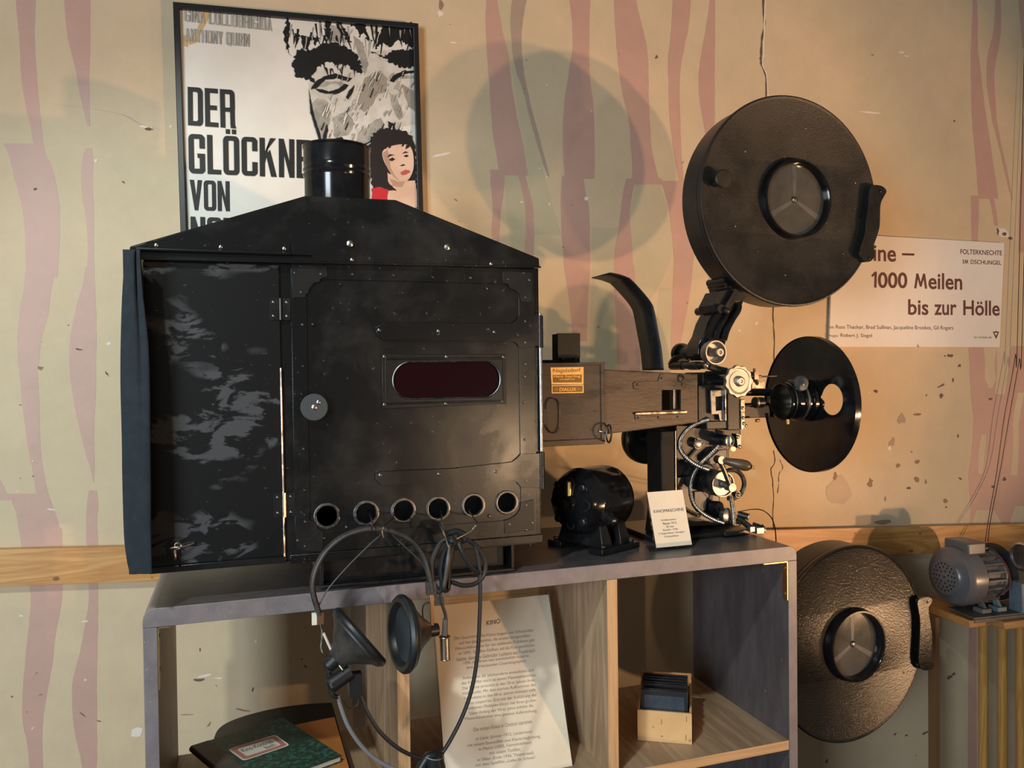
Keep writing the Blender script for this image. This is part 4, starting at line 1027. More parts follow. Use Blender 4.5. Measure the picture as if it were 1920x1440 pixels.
# arm carrying the film drum
mb = MB()
arm = [(330,440),(240,560),(172,690),(122,850),(66,950),(58,1080),(120,1150),(250,1175),(375,1010),(400,910),(430,820),(490,690),(562,560),(612,430),(540,370)]
mb.slab([[S(*zu(*p),1.588) for p in arm]], (0,.05,0))
for pts, r in (([(555,470),(540,540),(470,650),(405,780),(370,900)], .0085), ([(420,540),(380,640),(310,760),(270,880)], .007), ([(285,580),(225,690),(170,830),(120,950),(110,1080)], .006)):
    mb.tube([S(*zu(*p),1.586) for p in pts], r, 10)
mb.build('drum_arm', 'black_gloss', head, bevel=.003)
mb = MB()
mb.slab([[S(*zu(*p),1.572) for p in [(325,300),(262,430),(240,470),(260,545),(370,520),(405,578),(450,560),(465,500),(520,420),(620,420),(650,370),(520,270)]]], (0,.06,0))
mb.slab([[S(*zu(*p),1.560) for p in [(385,490),(505,290),(540,290),(425,510)]]], (0,.012,0))
c = S(*zu(345,515),1.562); mb.cyl(c, (c.x,1.66,c.z), .0095)
c = S(*zu(415,540),1.556); mb.cyl(c, (c.x,1.60,c.z), .0075); mb.dome(c, YF, .0075)
for i in range(3):
    a, b = S(*zu(400+i*18, 165+i*42),1.585), S(*zu(405+i*18,165+i*42),1.65); mb.cyl(a, (a.x,1.655,a.z), .0085)
mb.build('drum_clamp', 'black_satin', head, bevel=.002)
mb = MB()          # toothed belt edge along the arm
pts = smooth_path([S(*zu(*p),1.655) for p in [(245,575),(175,690),(130,830),(85,940),(62,1010),(60,1090),(90,1150)]], 9)
for p, q in zip(pts[::2], pts[1::2]): mb.cyl((p.x,1.640,p.z), (p.x,1.665,p.z), .0022, seg=6)
mb.tube(pts, .0016, 6, smooth=False); mb.build('belt', 'leather', head)
# film drum
def film_drum(F, Y0, cpx, rpx, depth, parent, mats, glass_c, glass_r, knob, handle, rivets, conv, ringd=.014):
    body_m, lid_m = mats
    onF = lambda px, py, y: on(F, px, py, y)
    c = onF(*cpx, Y0); k = mpp(F, c); R = rpx*k; N_ = V((0,-1,0))
    g = onF(*glass_c, Y0); gr = glass_r*k
    mbx = MB(F)
    mbx.lathe(c, N_, [(0,-depth),(R*.965,-depth),(R*.985,-depth+.004),(R*.985,-.020),(R*.965,-.0195),(R*.965,-.0165),(R*.99,-.016),(R*.99,-.0125),(R*.9,-.0122),(0,-.012)], 96)
    drum = mbx.build('drum_shell', body_m, parent)
    mbx = MB(F)
    lip = [(R*.985,-.0118),(R*1.0,-.0115),(R*1.003,-.004),(R*.997,0),(R*.985,.0010),(R*.972,0),(R*.962,-.0012)]
    mbx.lathe_open(c, N_, lip, 96)
    oc = [c + V((R*.962*math.cos(2*PI*i/96), .0012, R*.962*math.sin(2*PI*i/96))) for i in range(96)]
    gi = [V((g.x + gr*math.cos(2*PI*i/48), c.y+.0012, g.z + gr*math.sin(2*PI*i/48))) for i in range(48)]
    mbx.tess([oc, gi])
    lid = mbx.build('lid', lid_m, parent)
    mbx = MB(F); mbx.lathe_open(g, N_, [(gr*1.16,-.0012),(gr*1.15,.003),(gr*1.12,ringd*.8),(gr*1.10,ringd),(gr*1.05,ringd),(gr*1.02,ringd*.8),(gr*1.0,-.004),(gr*1.0,-.009)], 56)
    mbx.build('window_ring', 'black_gloss', lid)
    mbx = MB(F); mbx.lathe(V((g.x,c.y+.0042,g.z)), N_, [(0,-.001),(gr*1.0,-.001),(gr*1.0,.001),(0,.001)], 48)
    mbx.build('window_glass', 'smoky_glass', lid)
    mbx = MB(F)
    for a in (PI/2, PI/2+2.094, PI/2-2.094): mbx.slab([[V((g.x+gr*f*math.cos(a)+w*math.sin(a), c.y+.0026, g.z+gr*f*math.sin(a)-w*math.cos(a))) for f, w in ((.1,.004),(.96,.007),(.96,-.007),(.1,-.004))]], (0,.0004,0))
    mbx.dome(V((g.x,c.y+.0030,g.z)), N_, .008, .006, 1); mbx.build('spool_spider', ['plate_grey', 'dark_steel'], lid)
    if knob:
        a = onF(*knob[0], Y0+.001); b = onF(*knob[1], Y0-.022)
        mbx = MB(F); mbx.cyl(a, b, .007, seg=14); mbx.lathe(b, N_, [(knob[2]*k*.6,-.004),(knob[2]*k,0),(knob[2]*k,.004),(knob[2]*k*.9,.006),(0,.0065)], 28); mbx.build('lid_knob', 'black_wrinkle', lid)
    for p in rivets:
        mbx = MB(F); mbx.dome(onF(*conv(*p), c.y+.0012), N_, .0026, m=0, seg=8); mbx.build('rivet', 'dark_steel', lid)
    outline, posts = handle
    mbx = MB(F); hb = smooth_path([onF(*conv(*p), Y0-.019) for p in outline], 3, True)
    mbx.slab([hb], (0,.0045,0))
    for p, r in posts:
        e = onF(*conv(*p), Y0-.019); mbx.cyl((e.x,Y0-.016,e.z), (e.x-.012,Y0+.010,e.z), r, seg=14); mbx.dome((e.x,Y0-.019,e.z), N_, .004)
    mbx.build('carry_handle', 'black_satin' if parent is head else 'black_hammered', lid, bevel=.0012)
    return drum
film_drum(FS, 1.552, (1484,377), 197, .085, head, ('black_satin', 'black_wrinkle'), (1491,374.5), 66.5, ((1340,346), (1355,336), 17),
          ([(1213,635),(1235,612),(1290,618),(1318,650),(1298,690),(1280,740),(1276,860),(1258,930),(1240,985),(1246,1045),(1215,1082),(1165,1062),(1150,1030),(1160,985),(1185,900),(1192,820),(1206,730)], [((1280,650), .008), ((1212,1062), .008)]),
          [(818,262),(450,405),(388,865),(1125,598),(1050,1032),(695,1165)], zd)
# lens and shutter disc on the optical axis (x)
YL = 1.64
XN = V((-1, 0, 0))
c0, c1 = S(1463,751,YL), S(1511,753,YL); k = mpp(FS, c0); R = 33.5*k
zL = (c0.z+c1.z)/2
P0 = V((c0.x, YL, zL)); Ln = c1.x - c0.x
mb = MB()
mb.lathe_open(P0, (1,0,0), [(R*.88,.06),(R*.88,.012),(R*.93,.002),(R*.97,0),(R*1.03,.001),(R*1.05,.006),(R*1.04,.014),(R*.97,.016),(R*.97,Ln*.55),(R*1.08,Ln*.56),(R*1.10,Ln*.72),(R*1.0,Ln*.73),(R*1.0,Ln*.85),(R*1.17,Ln*.86),(R*1.17,Ln*.98),(R*.9,Ln*.99)], 48)
lens = mb.build('lens_barrel', 'black_gloss', head)
mb = MB(); mb.lathe_open(P0, (1,0,0), [(R*.875,.060),(R*.875,.011),(R*.90,.006)], 48); mb.lathe(P0+V((.058,0,0)), (1,0,0), [(R*.875,0),(R*.4,.006),(0,.008)], 32, 1)
mb.build('lens_bore', ['bore', 'smoky_glass'], lens)
mb = MB(); mb.torus(P0+V((.0155,0,0)), (1,0,0), R*1.0, .0022, 40, 8); mb.torus(P0+V((Ln*.64,0,0)), (1,0,0), R*1.09, .003, 40, 8)
mb.cyl(S(1477,786,1.605), S(1477.5,795,1.605), .0045, seg=10, m=1)
mb.build('lens_ring', ['steel', 'brass'], lens)
mb = MB(); kp = S(1503,719,1.597); kk = mpp(FS, kp); r = 14*kk
mb.cyl(kp, (kp.x,1.64,kp.z), r*.55); mb.lathe(kp, YF, [(r,-.006),(r,.002),(r*.92,.004),(r*.35,.0045),(r*.3,.007),(0,.008)], 28, 1)
for a in range(20): mb.cyl((kp.x+r*math.cos(a*PI/10), 1.597+.006, kp.z+r*math.sin(a*PI/10)), (kp.x+r*math.cos(a*PI/10), 1.597-.002, kp.z+r*math.sin(a*PI/10)), .0012, seg=5, m=1)
mb.build('focus_knob', ['black_satin', 'bakelite_grey'], lens)
XD = c1.x + .004
cd = V((XD, YL, S(1510,758,YL).z)); RD = 127*mpp(FS, cd)
hcx = SX(1559.5,749,XD); hr = 29.3*mpp(FS, hcx)
mb = MB()
ring = lambda c, r, n, x: [V((x, c.y+r*math.cos(2*PI*i/n), c.z+r*math.sin(2*PI*i/n))) for i in range(n)]
mb.slab([ring(cd, RD*.985, 96, XD), ring(hcx, hr, 40, XD)], (.0025,0,0))
mb.lathe_open(cd, (1,0,0), [(RD*.985,-.001),(RD*.99,-.003),(RD*1.0,-.003),(RD*1.003,0),(RD*1.003,.014),(RD*.99,.0145),(RD*.985,.010),(RD*.985,-.001)], 96)
mb.lathe(cd+V((.0026,0,0)), (1,0,0), [(.03,0),(.03,.02),(.012,.022),(.012,.04),(0,.04)], 28)
mb.build('shutter_disc', 'black_gloss', head)
mb = MB()
a = S(*zk(990,812),1.655); mb.cyl((a.x-.03,1.694,a.z), (c0.x+.05,1.694,a.z-.004), .0095, seg=14)
pz = S(*zk(1110,1020),1.645)
mb.box(S(1392,770,1.64).x, c0.x+.04, 1.688, 1.712, pz.z-.020, pz.z+.016); mb.box(S(1392,770,1.64).x, c0.x-.022, 1.650, 1.712, pz.z-.018, pz.z+.012); mb.cyl((pz.x-.005,1.64,pz.z+.02), (pz.x+.02,1.64,pz.z+.02), .013, seg=16); mb.torus((pz.x,1.64,pz.z+.02), (1,0,0), .012, .003, 16, 6, 1)
mb.cyl(S(*zk(1140,1115),1.63), S(*zk(1145,1145),1.63), .006, seg=10, m=1)
mb.build('lens_bracket', ['black_satin', 'brass'], head, bevel=.0015)
# lower mechanism
mb = MB(); c, k = rod(zm(955,312), 1.640, 1.66, 9.5, 0); mb.dome((c.x,1.640,c.z), YF, 9.5*k, .004)
mb.build('round_cap', 'steel', head)
mb = MB(); c, k = rod((1366.5,826.5), 1.604, 1.67, 10.5, 1)
mb.lathe_open((c.x,1.604,c.z), YF, [(10.5*k,0),(11*k,.004),(9*k,.005),(8*k,.0005)], 24, 0); mb.lathe((c.x,1.604,c.z), YF, [(8*k,0),(0,.0006)], 20, 0); mb.box(c.x-.001, c.x+.001, 1.598, 1.604, c.z-8*k, c.z+8*k, 1)
for pts in ([(1385,200),(1440,215),(1435,360),(1400,360)], [(1455,80),(1500,110),(1490,140),(1450,130)]): mb.slab([[S(*zm(*p),1.61) for p in pts]], (0,.02,0), 1)
mb.cyl(S(*zm(1350,370),1.605), S(*zm(1352,372),1.63), .006, seg=12, m=2)
for q in ((1400,235),(1420,345)): mb.dome(S(*zm(*q),1.61), YF, .005, m=0)
mb.build('lower_roller', ['steel', 'dark_steel', 'brass'], head)
mb = MB(); c = S(1356,908,1.575); k = mpp(FS, c); R = 24.5*k
mb.lathe_open(c, YF, [(R*.95,-.055),(R*1.0,-.05),(R,-.004),(R*.97,.001),(R*.90,.001),(R*.86,-.003)], 40, 0); mb.lathe(c+V((0,.003,0)), YF, [(R*.87,0),(0,.0004)], 32, 1)
mb.cyl(c, c+V((0,-.018,0)), R*.28, m=0)
mb.build('crank_hub', ['dark_steel', 'aluminium'], head)
mb = MB(); c2 = S(1372,908,1.600); ks = mpp(FS, c2)
mb.tube([c2 + V((27*ks*math.cos(a), 0, 27*ks*math.sin(a))) for a in [x*PI/10 for x in range(-6, 8)]], .0055, 8); e = S(*zm(1405,885),1.594); mb.cyl(e, (e.x,1.61,e.z), .007, seg=12); mb.dome(e, YF, .006)
mb.build('clamp_ring', 'dark_steel', head)
mb = MB(); a = S(*zm(1320,800),1.552); b = S(*zm(1250,620),1.546); d_ = S(*zm(1190,490),1.540)
mb.cyl(a+V((0,.014,0)), a+V((0,-.008,0)), .0095); mb.tube([a, b, d_], .0058, 10); mb.cyl(d_+V((0,.010,0)), d_+V((0,-.010,0)), .0088, seg=18)
crank = mb.build('crank_arm', 'dark_steel', head)
mb = MB(); h1 = S(*zm(1560,575),1.505); pth = [d_ + (h1-d_)*(i/11) for i in range(12)]
pr = [.55,.62,.62,.66,.74,.82,.90,.97,1.0,.98,.80,.35]
mb.tube(pth, lambda t: .0125*pr[min(11, int(round(t*11)))], 20, smooth=False); mb.dome(h1+V((-.001,-.007,0)), (h1-d_), .004, m=1)
mb.build('crank_handle', ['handle_wood', 'steel'], crank, angle=60)
def hose(pix, y, r, rings, name='metal_hose'):
    mbh = MB(); ys = y if isinstance(y, (list, tuple)) else [y]*len(pix)
    pts = smooth_path([S(*zm(*p), yy) for p, yy in zip(pix, ys)], max(4, int(rings*6/len(pix))))
    mbh.tube(pts, lambda t: r*(1 + .13*math.sin(t*rings*2*PI)), 10, smooth=False)
    return mbh.build(name, 'steel', head, angle=80)
hose([(1080,40),(1000,60),(920,92),(840,145),(775,220),(745,310),(765,400),(845,490),(950,560),(1070,605)], [1.60,1.605,1.61,1.612,1.612,1.61,1.61,1.61,1.605,1.60], .0056, 48)
hose([(1185,335),(1080,440),(980,535),(910,640),(872,750),(870,880),(910,1000),(1000,1090),(1120,1160),(1240,1205)], [1.62,1.622,1.624,1.624,1.622,1.615,1.61,1.60,1.595,1.59], .0048, 60)
hose([(1325,900),(1335,990),(1350,1090),(1358,1215)], [1.60,1.595,1.59,1.59], .0052, 22)
mb = MB()
a, b = S(*zm(1400,1100),1.60), S(*zm(1520,1135),1.585); mb.cyl(a, b, .0075, seg=14); mb.torus(b, b-a, .0065, .0022, 18, 6, 1)
a, b = S(*zm(1560,1235),1.60), S(*zm(1690,1282),1.585); mb.cyl(a, b, .0095, seg=14); mb.dome(b, b-a, .0075, .006, 1); mb.torus(b-(b-a)*.2, b-a, .010, .0025, 18, 6, 0)
mb.tube([S(*zm(1400,1150),1.60), S(*zm(1480,1205),1.595), S(*zm(1570,1280),1.59)], .0072, 10)
a = S(*zm(1530,1270),1.586); mb.box(a.x-.003, a.x+.010, 1.578, 1.592, a.z-.006, a.z+.006, 1); a = S(*zm(1620,1300),1.586); mb.box(a.x-.008, a.x+.012, 1.576, 1.596, SZT+.002, SZT+.016, 1)
mb.cyl(S(*zm(1300,1190),1.60), S(*zm(1440,1190),1.60), .006, seg=10)
mb.build('connector', ['black_satin', 'aluminium'], head, bevel=.0008)
mb = MB(); c = S(*zm(1195,1040),1.615); mb.lathe(c, (.5,-.85,0), [(.016,-.02),(.017,0),(.015,.003),(0,.004)], 24); c = S(*zm(1285,1120),1.60); mb.lathe(c, (.4,-.9,0), [(.017,-.012),(.018,0),(.012,.004),(0,.006)], 24, 1)
mb.build('cap', ['black_gloss', 'steel'], head)
mb = MB(); mb.tube([S(*zm(1400,1080),1.70)] + [on(FS, *zm(*p), 1.86) for p in [(1560,1050),(1680,1062),(1775,1140),(1815,1250),(1830,1400),(1832,1600)]], .0016, 6)
mb.build('cable', 'rubber', head)

# ------------------------------------------------------------------ black electric motor on the shelf top
ax = V((.913,.407,0)); ctr = S(1107,937,1.605)
mz = lambda x, y: (1000 + x/4.0, 820 + y/4.0)
R = .0725; fr_ = ctr - ax*.058
motor = thing('electric_motor', 'old round black electric motor on the shelf top beside the lamp house', 'motor', (ctr.x, ctr.y, SZT))
mb = MB()
mb.lathe(ctr, ax, [(0,-.078),(.019,-.078),(.022,-.070),(R*.55,-.067),(R*.82,-.060),(R*.93,-.048),(R*.96,-.034),(R*.975,-.032),(R*1.0,-.030),(R*1.0,.046),(R*.985,.048),(R*.985,.052),(R*.96,.062),(R*.86,.074),(R*.5,.081),(.022,.082),(.020,.090),(0,.090)], 56)
mb.cyl(ctr-ax*.077, ctr-ax*.094, .011, seg=16); mb.cyl(ctr+ax*.09, ctr+ax*.105, .013, seg=16)
shell = mb.build('motor_shell', 'black_gloss', motor)
u = V((ax.y, -ax.x, 0)); w = V((0,0,1))
mb = MB()
for k in range(4):          # bosses and dark openings round the end bell
    a = PI/4 + k*PI/2; d_ = u*math.cos(a) + w*math.sin(a)
    mb.lathe(ctr + d_*R*.70 - ax*.060, -ax, [(.0085,0),(.0085,.008),(.006,.010),(0,.010)], 16)
    d2 = u*math.cos(a+PI/4) + w*math.sin(a+PI/4); mb.lathe(ctr + d2*R*.60 - ax*.0645, -ax, [(.012,-.003),(.012,.002),(.010,.002),(.009,-.002),(0,-.002)], 18, 1)
mb.build('end_bell_bosses', ['black_satin', 'hollow'], shell)
mb = MB(); o = S(*mz(238,445),1.535); o.y = (ctr-ax*.062-u*0).y-.01
o = ctr - ax*.072 + w*.016 + u*.004
mb.cyl(o, o+w*.030, .0062, seg=16); mb.dome(o+w*.030, w, .0062, .004); mb.build('oil_cup', 'brass', motor)
mb = MB(); d_ = (u*.86 - w*.30).normalized(); o = ctr + d_*R*.92 - ax*.028
mb.cyl(o, o+d_*.016, .013, seg=18); mb.cyl(o+d_*.016, o+d_*.030, .0085, seg=16); mb.dome(o+d_*.030, d_, .007, .004, 1)
mb.build('brush_cap', ['black_satin', 'dark_steel'], motor)
mb = MB()
for px in (-.020, .040):
    a = ctr + ax*px - w*.040; b = V((a.x, a.y, SZT+.012))
    mb.hexa([b-ax*.017-u*.066, b+ax*.017-u*.066, b+ax*.017+u*.066, b-ax*.017+u*.066, a-ax*.010-u*.052, a+ax*.010-u*.052, a+ax*.010+u*.052, a-ax*.010+u*.052])
for sg in (-1, 1):
    cc = V((ctr.x, ctr.y, 0)) + u*(sg*.060) + ax*.008
    mb.hexa([V((*(cc + ax*i*.062 + u*j*.020).xy, z)) for z in (SZT+.0003, SZT+.013) for i, j in ((-1,-1),(1,-1),(1,1),(-1,1))])
    for i in (-1, 1): e = cc + ax*i*.046 + u*sg*.008; mb.cyl((e.x,e.y,SZT+.013), (e.x,e.y,SZT+.020), .007, seg=6)
mb.build('foot', 'black_satin', motor, bevel=.0015)

# ------------------------------------------------------------------ small acrylic label holder
bl, br = SZ(*mz(920,848),SZT+.0012), SZ(*mz(1195,822),SZT+.0012)
ym = (bl.y+br.y)/2
tl, tr = S(*mz(845,400), ym+.030), S(*mz(1118,380), ym+.034)
holder = thing('label_holder', 'small clear stand with the KINOMASCHINE card on the shelf top beside the black motor', 'label stand', ((bl.x+br.x)/2, ym, SZT))
nrm = (br-bl).cross(tl-bl).normalized()
if nrm.y > 0: nrm = -nrm
mb = MB(); mb.hexa([bl, br, br-nrm*.002, bl-nrm*.002, tl, tr, tr-nrm*.002, tl-nrm*.002])
f0, f1 = bl-nrm*.002, br-nrm*.002
mb.hexa([V((bl.x-.016,bl.y-.0,SZT+.0003)), V((br.x-.012,br.y,SZT+.0003)), V((br.x,br.y+.045,SZT+.0003)), V((bl.x,bl.y+.045,SZT+.0003)), V((bl.x-.016,bl.y-.0,SZT+.0022)), V((br.x-.012,br.y,SZT+.0022)), V((br.x,br.y+.045,SZT+.0022)), V((bl.x,bl.y+.045,SZT+.0022))])
mb.build('clear_stand', 'clear_acrylic', holder, smooth=False)
mb = MB(); q = [bl, br, tr, tl]; card = [bilin(q,u_,v_) + nrm*.0006 for u_, v_ in ((.015,.04),(.985,.04),(.985,.97),(.015,.97))]
mb.slab([card], nrm*.0006)
cd_ = mb.build('card', 'paper_warm', holder, smooth=False)
mb = MB(); q2 = [p + nrm*.0016 for p in q]
def cline(body, x0, x1, y0, y1, bold=0.0):
    write(mb, body, [bilin(q2,x0,y0), bilin(q2,x1,y0), bilin(q2,x1,y1), bilin(q2,x0,y1)], 0, bold)
cline('KINOMASCHINE', .10, .93, .615, .665, .012); cline('Großprojektor', .26, .68, .465, .50); cline('Bauer M 5', .30, .66, .41, .445); cline('35 mm', .37, .57, .355, .39)
cline('Baujahr 1926', .27, .67, .30, .335); cline('F. Eugen Bauer, Stuttgart', .14, .84, .245, .28); cline('Lichtspielhaus', .28, .66, .19, .225)
mb.build('lettering', 'print_dark', cd_, smooth=False)
# ------------------------------------------------------------------ lower round film case hung on the wall
FR = Matrix.Rotation(rad(23.0) - YAW_WALL, 4, 'Z')
YR = 1.505
cR = on(FR, 1597, 1207, YR)
case = thing('film_reel_case', 'large round black film reel case with glass window hanging by the wall below the rail', 'film reel case', cR, FR)
ze = lambda x, y: (1480 + x/3.0, 960 + y/3.0)
film_drum(FR, YR, (1597,1207), 185, .09, case, ('black_satin', 'black_hammered'), (1600,1208), 60, None,
          ([(722,510),(735,488),(775,478),(805,490),(800,515),(785,540),(790,600),(803,680),(802,780),(800,835),(818,862),(800,885),(760,892),(735,870),(728,820),(735,700),(735,600),(726,550)], [((775,505), .009), ((775,872), .009)]),
          [(378,331),(358,521),(651,519),(642,903),(362,1141),(478,1163),(64,582)], ze, ringd=.020)
k = mpp(FR, cR)
mb = MB(FR); mb.box(cR.x-.05, cR.x+.05, cR.y+.0905, cR.y+.115, cR.z-.16, cR.z+.10)
Mi = FR.inverted()
mb.slab([[cR+V((-.03,.115,.03)), cR+V((.03,.115,.03)), cR+V((.03,.115,-.10)), cR+V((-.03,.115,-.10))]], (0, (Mi @ V(((FR @ cR).x, YWALL-.004, 0))).y - cR.y - .125, 0))
mb.build('wall_bracket', 'dark_steel', case)

# ------------------------------------------------------------------ stand with turned posts, grey motor and pump at the far right
YP = 1.84
pf = W(1826,1159,YP); zP = pf.z
yb = min(on(FW, 1777, 1138, zP, 2).y, YWALL-.03)
stand = thing('wooden_stand', 'varnished wooden stand with round posts carrying the grey motor', 'stand', (pf.x+.3, YP+.1, 0), FW)
pe = W(1883,1180,YP-.02); zt_ = zP-.0145
mb = MB(FW); mb.box(pe.x, pe.x+.9, YP-.02, YP+.085, zt_-.022, zt_); mb.build('top_rail', 'beech_flat', stand, bevel=.003)
mb = MB(FW); mb.box(pf.x+.006, pe.x-.0005, YP+.02, 2.10, zt_-.022, zt_); mb.box(pe.x-.0005, pe.x+.9, YP+.0855, 2.10, zt_-.022, zt_); mb.build('deck_board', 'beech_flat', stand, bevel=.003)
for i, px in enumerate((1843.5, 1879.5, 1914, 1948, 1982)):
    c = W(px, 1220, 1.985)
    mb = MB(FW); mb.cyl((c.x, c.y, .0002), (c.x, c.y, zt_-.0224), .0135, .0135, 20); mb.build('post', 'beech', stand)
mb = MB(FW); mb.box(pf.x-.010, pf.x+.004, 1.97, 2.0, .0002, zt_-.0225); mb.build('edge_post', 'wood_brown', stand)
gz = lambda x, y: (1720 + x/6.856, 990 + y/6.856)
# plate the machines are bolted to
mb = MB(FW); plx = on(FW, 1777, 1138, zP, 2).x; plx = pf.x - .004
mb.slab([[V((pf.x,YP,zP-.004)), V((pf.x+.55,YP,zP-.004)), V((pf.x+.55,yb,zP-.004)), V((W(1777,1138,yb).x,yb,zP-.004))]], (0,0,.004), 0)
mb.slab([[V((pf.x+.001,YP,zP-.0045)), V((pf.x+.55,YP,zP-.0045)), V((pf.x+.55,YP,zP-.014)), V((pf.x+.001,YP,zP-.014))]], (0,-.003,0), 0)
single(mb, 'mounting_plate', 'plate_grey', 'grey metal plate lying on the wooden stand under the motors', 'metal plate', (pf.x+.1, YP+.1, zP-.004))
YM = 1.93
cm = W(*gz(388,628), YM); k = mpp(FW, cm); R = 376/6.856*k
zc_ = max(cm.z, zP+R*.98+.012)
gm = thing('electric_motor', 'grey finned electric motor with perforated round end cover on the wooden stand', 'motor', (cm.x+.06, YM, zP), FW)
X1 = V((1,0,0)); o = V((cm.x, YM, zc_))
mb = MB(FW)
mb.lathe(o, X1, [(0,-.012),(R*.52,-.012),(R*.60,-.010),(R*.66,-.004),(R*.90,.004),(R*.985,.014),(R,.024),(R,.062),(R*.98,.064),(R*.9,.066),(0,.066)], 56)
cover = mb.build('fan_cover', 'grey_paint', gm)
mb = MB(FW)
for ring_, n in ((.10,1),(.21,7),(.34,13),(.46,19)):
    for i in range(n if ring_ > .11 else 1):
        a = 2*PI*i/n; rr_ = R*ring_ if ring_ > .11 else 0
        p = o + V((-.0123, rr_*math.cos(a), rr_*math.sin(a))); mb.lathe(p, (-1,0,0), [(.0029,-.001),(.0029,.0001),(0,.0002)], 10)
mb.build('cooling_holes', 'hollow', cover)
mb = MB(FW); mb.lathe(o+X1*.066, X1, [(0,0),(R*.78,0),(R*.78,.070),(R*.85,.071),(R*.85,.080),(R*.4,.084),(.012,.084),(.012,.10),(0,.10)], 40)
for i in range(22):
    a = 2*PI*i/22
    if math.sin(a) > .80: continue
    d_ = V((0, math.cos(a), math.sin(a))); t = V((0, -math.sin(a), math.cos(a)))*.0022
    p, q = o+X1*.068+d_*R*.77, o+X1*.068+d_*R*.965
    L2 = X1*.066
    mb.hexa([p-t, p+L2-t, p+L2+t, p+t, q-t, q+L2-t, q+L2+t, q+t])
mb.build('finned_body', 'fin_grey', gm)
mb = MB(FW); bx = o + V((.030,0,R*.80)); mb.box(bx.x, bx.x+.064, YM-.045, YM+.045, bx.z, o.z+R*1.22); tb = mb.build('terminal_box', 'grey_paint', gm, bevel=.005, seg=3)
for xo in (.058, .112):
    for sg in (-1, 1):
        mb = MB(FW); e = o + V((xo, sg*.052, 0))
        mb.box(e.x-.002, e.x+.030, e.y-.018, e.y+.018, zP+.0005, zP+.014, 0)
        mb.slab([[V((e.x+.012, e.y-sg*.0-.012, zP+.014)), V((e.x+.012, e.y+.012, zP+.014)), V((e.x+.012, e.y-sg*.018+.006, o.z-R*.55)), V((e.x+.012, e.y-sg*.018-.006, o.z-R*.55))]], (.008,0,0), 0)
        mb.build('foot', 'blue_paint' if xo > .1 else 'fin_grey', gm, bevel=.0015)
mb = MB(FW); g0 = V((bx.x+.067, YM-.03, o.z+R*.98)); mb.cyl(g0-X1*.006, g0+X1*.014, .010, seg=14); mb.build('cable_gland', 'rubber', tb)
for j, mt in enumerate(('red_wire', 'rubber')):
    mb = MB(FW); mb.tube([g0+X1*.012+V((0,0,j*.004)), g0+V((.024,-.022,-.012+j*.003)), g0+V((.038+j*.004,-.045,-.05)), g0+V((.042-j*.006,-.055,-.09)), g0+V((.030-j*.01,-.052,-.115)), g0+V((.010,-.035,-.135))], .0022, 6); mb.build('lead_wire', mt, gm)
# belt pulley and pump head
xp = o.x+.066+.100+.002
pump = thing('air_pump', 'black ribbed pulley, silver coil and blue-grey casing beside the grey finned motor', 'pump', (xp+.06, YM, zP), FW)
mb = MB(FW); co = V((xp, YM+.035, zP+.088)); prof = [(0,0),(.030,0)]
for i in range(7): prof += [(.081,.001+i*.006),(.085,.003+i*.006),(.081,.005+i*.006)]
prof += [(.03,.045),(0,.045)]
mb.lathe(co, X1, prof, 48); mb.build('ribbed_pulley', 'rubber', pump)
mb = MB(FW)
cc = W(1893,1046,1.835); cc = V((max(cc.x, o.x+.17), 1.835, max(cc.z, zP+.128)))
for i in range(6): mb.torus(cc+V((i*.011,0,0)), X1, .036, .0062, 32, 8)
mb.cyl(cc+V((-.002,0,0)), cc+V((.066,0,0)), .034, seg=28); mb.build('coil', 'steel', pump)
px0 = max(W(1898,1100,YM-.10).x, o.x+.166)
mb = MB(FW); mb.box(px0, px0+.16, YM-.098, YM-.053, zP+.0005, zP+.086); mb.build('casing', 'blue_paint', pump, bevel=.002)
# hanging wires
zw = lambda x, y: (1560 + x/3.428, 640 + y/3.428)
for pix, lab in (([(1192,-40),(1180,80),(1150,260),(1105,500),(1060,830),(1020,1060),(1000,1180),(985,1290)], 'thin dark wire hanging down the wall to the grey motor, left strand'),
                 ([(1222,-40),(1205,110),(1172,300),(1130,540),(1085,810),(1040,1040),(1012,1190),(1002,1290)], 'thin dark wire hanging down the wall to the grey motor, right strand')):
    mb = MB(FW); pts = [W(*zw(*p), YWALL-.03 - .06*max(0, (p[1]-900)/400)) for p in pix]; top = pts[0]
    pts = [V((top.x+.06, YWALL-.012, 3.0))] + pts
    mb.tube(pts, .0011, 5, n=4)
    single(mb, 'hanging_wire', 'rubber', lab, 'wire', pts[-1], group='wires on the right of the wall')

# ------------------------------------------------------------------ headphones hung on the lamp house
YH = 1.378
zp = lambda x, y: (560 + x/2.5725, 880 + y/2.5725)
H = lambda x, y, yy=YH: S(*zp(x, y), yy)
phones = thing('headphones', 'old black headphones with cable hung by wire in front of the shelf', 'headphones', H(350,500))
kz = mpp(FS, H(350,600))/2.5725
mb = MB(); mb.tube([H(*p) for p in [(100,700),(75,620),(66,560),(82,480),(130,395),(205,330),(300,292),(390,287),(470,305),(550,350),(600,420),(628,510),(642,590)]], .0085, 12, n=8, flat=.58, up=(0,-1,0))
mb.build('headband', 'leather', phones)
mb = MB(); mb.tube([H(400,312,YH+.004), H(330,375), H(230,475), H(140,580), H(98,655)], .0014, 6); mb.tube([H(448,312,YH+.004), H(520,380), H(595,455), H(630,520)], .0014, 6)
mb.build('headband_cord', 'rubber_grey', phones)
mb = MB()
a, b = H(88,690), H(120,742); mb.box(a.x, b.x, YH-.006, YH+.006, b.z, a.z, 0); mb.tube([H(105,740), H(112,800), H(108,870), H(135,902), H(190,920), H(235,915)], .0018, 8, 1)
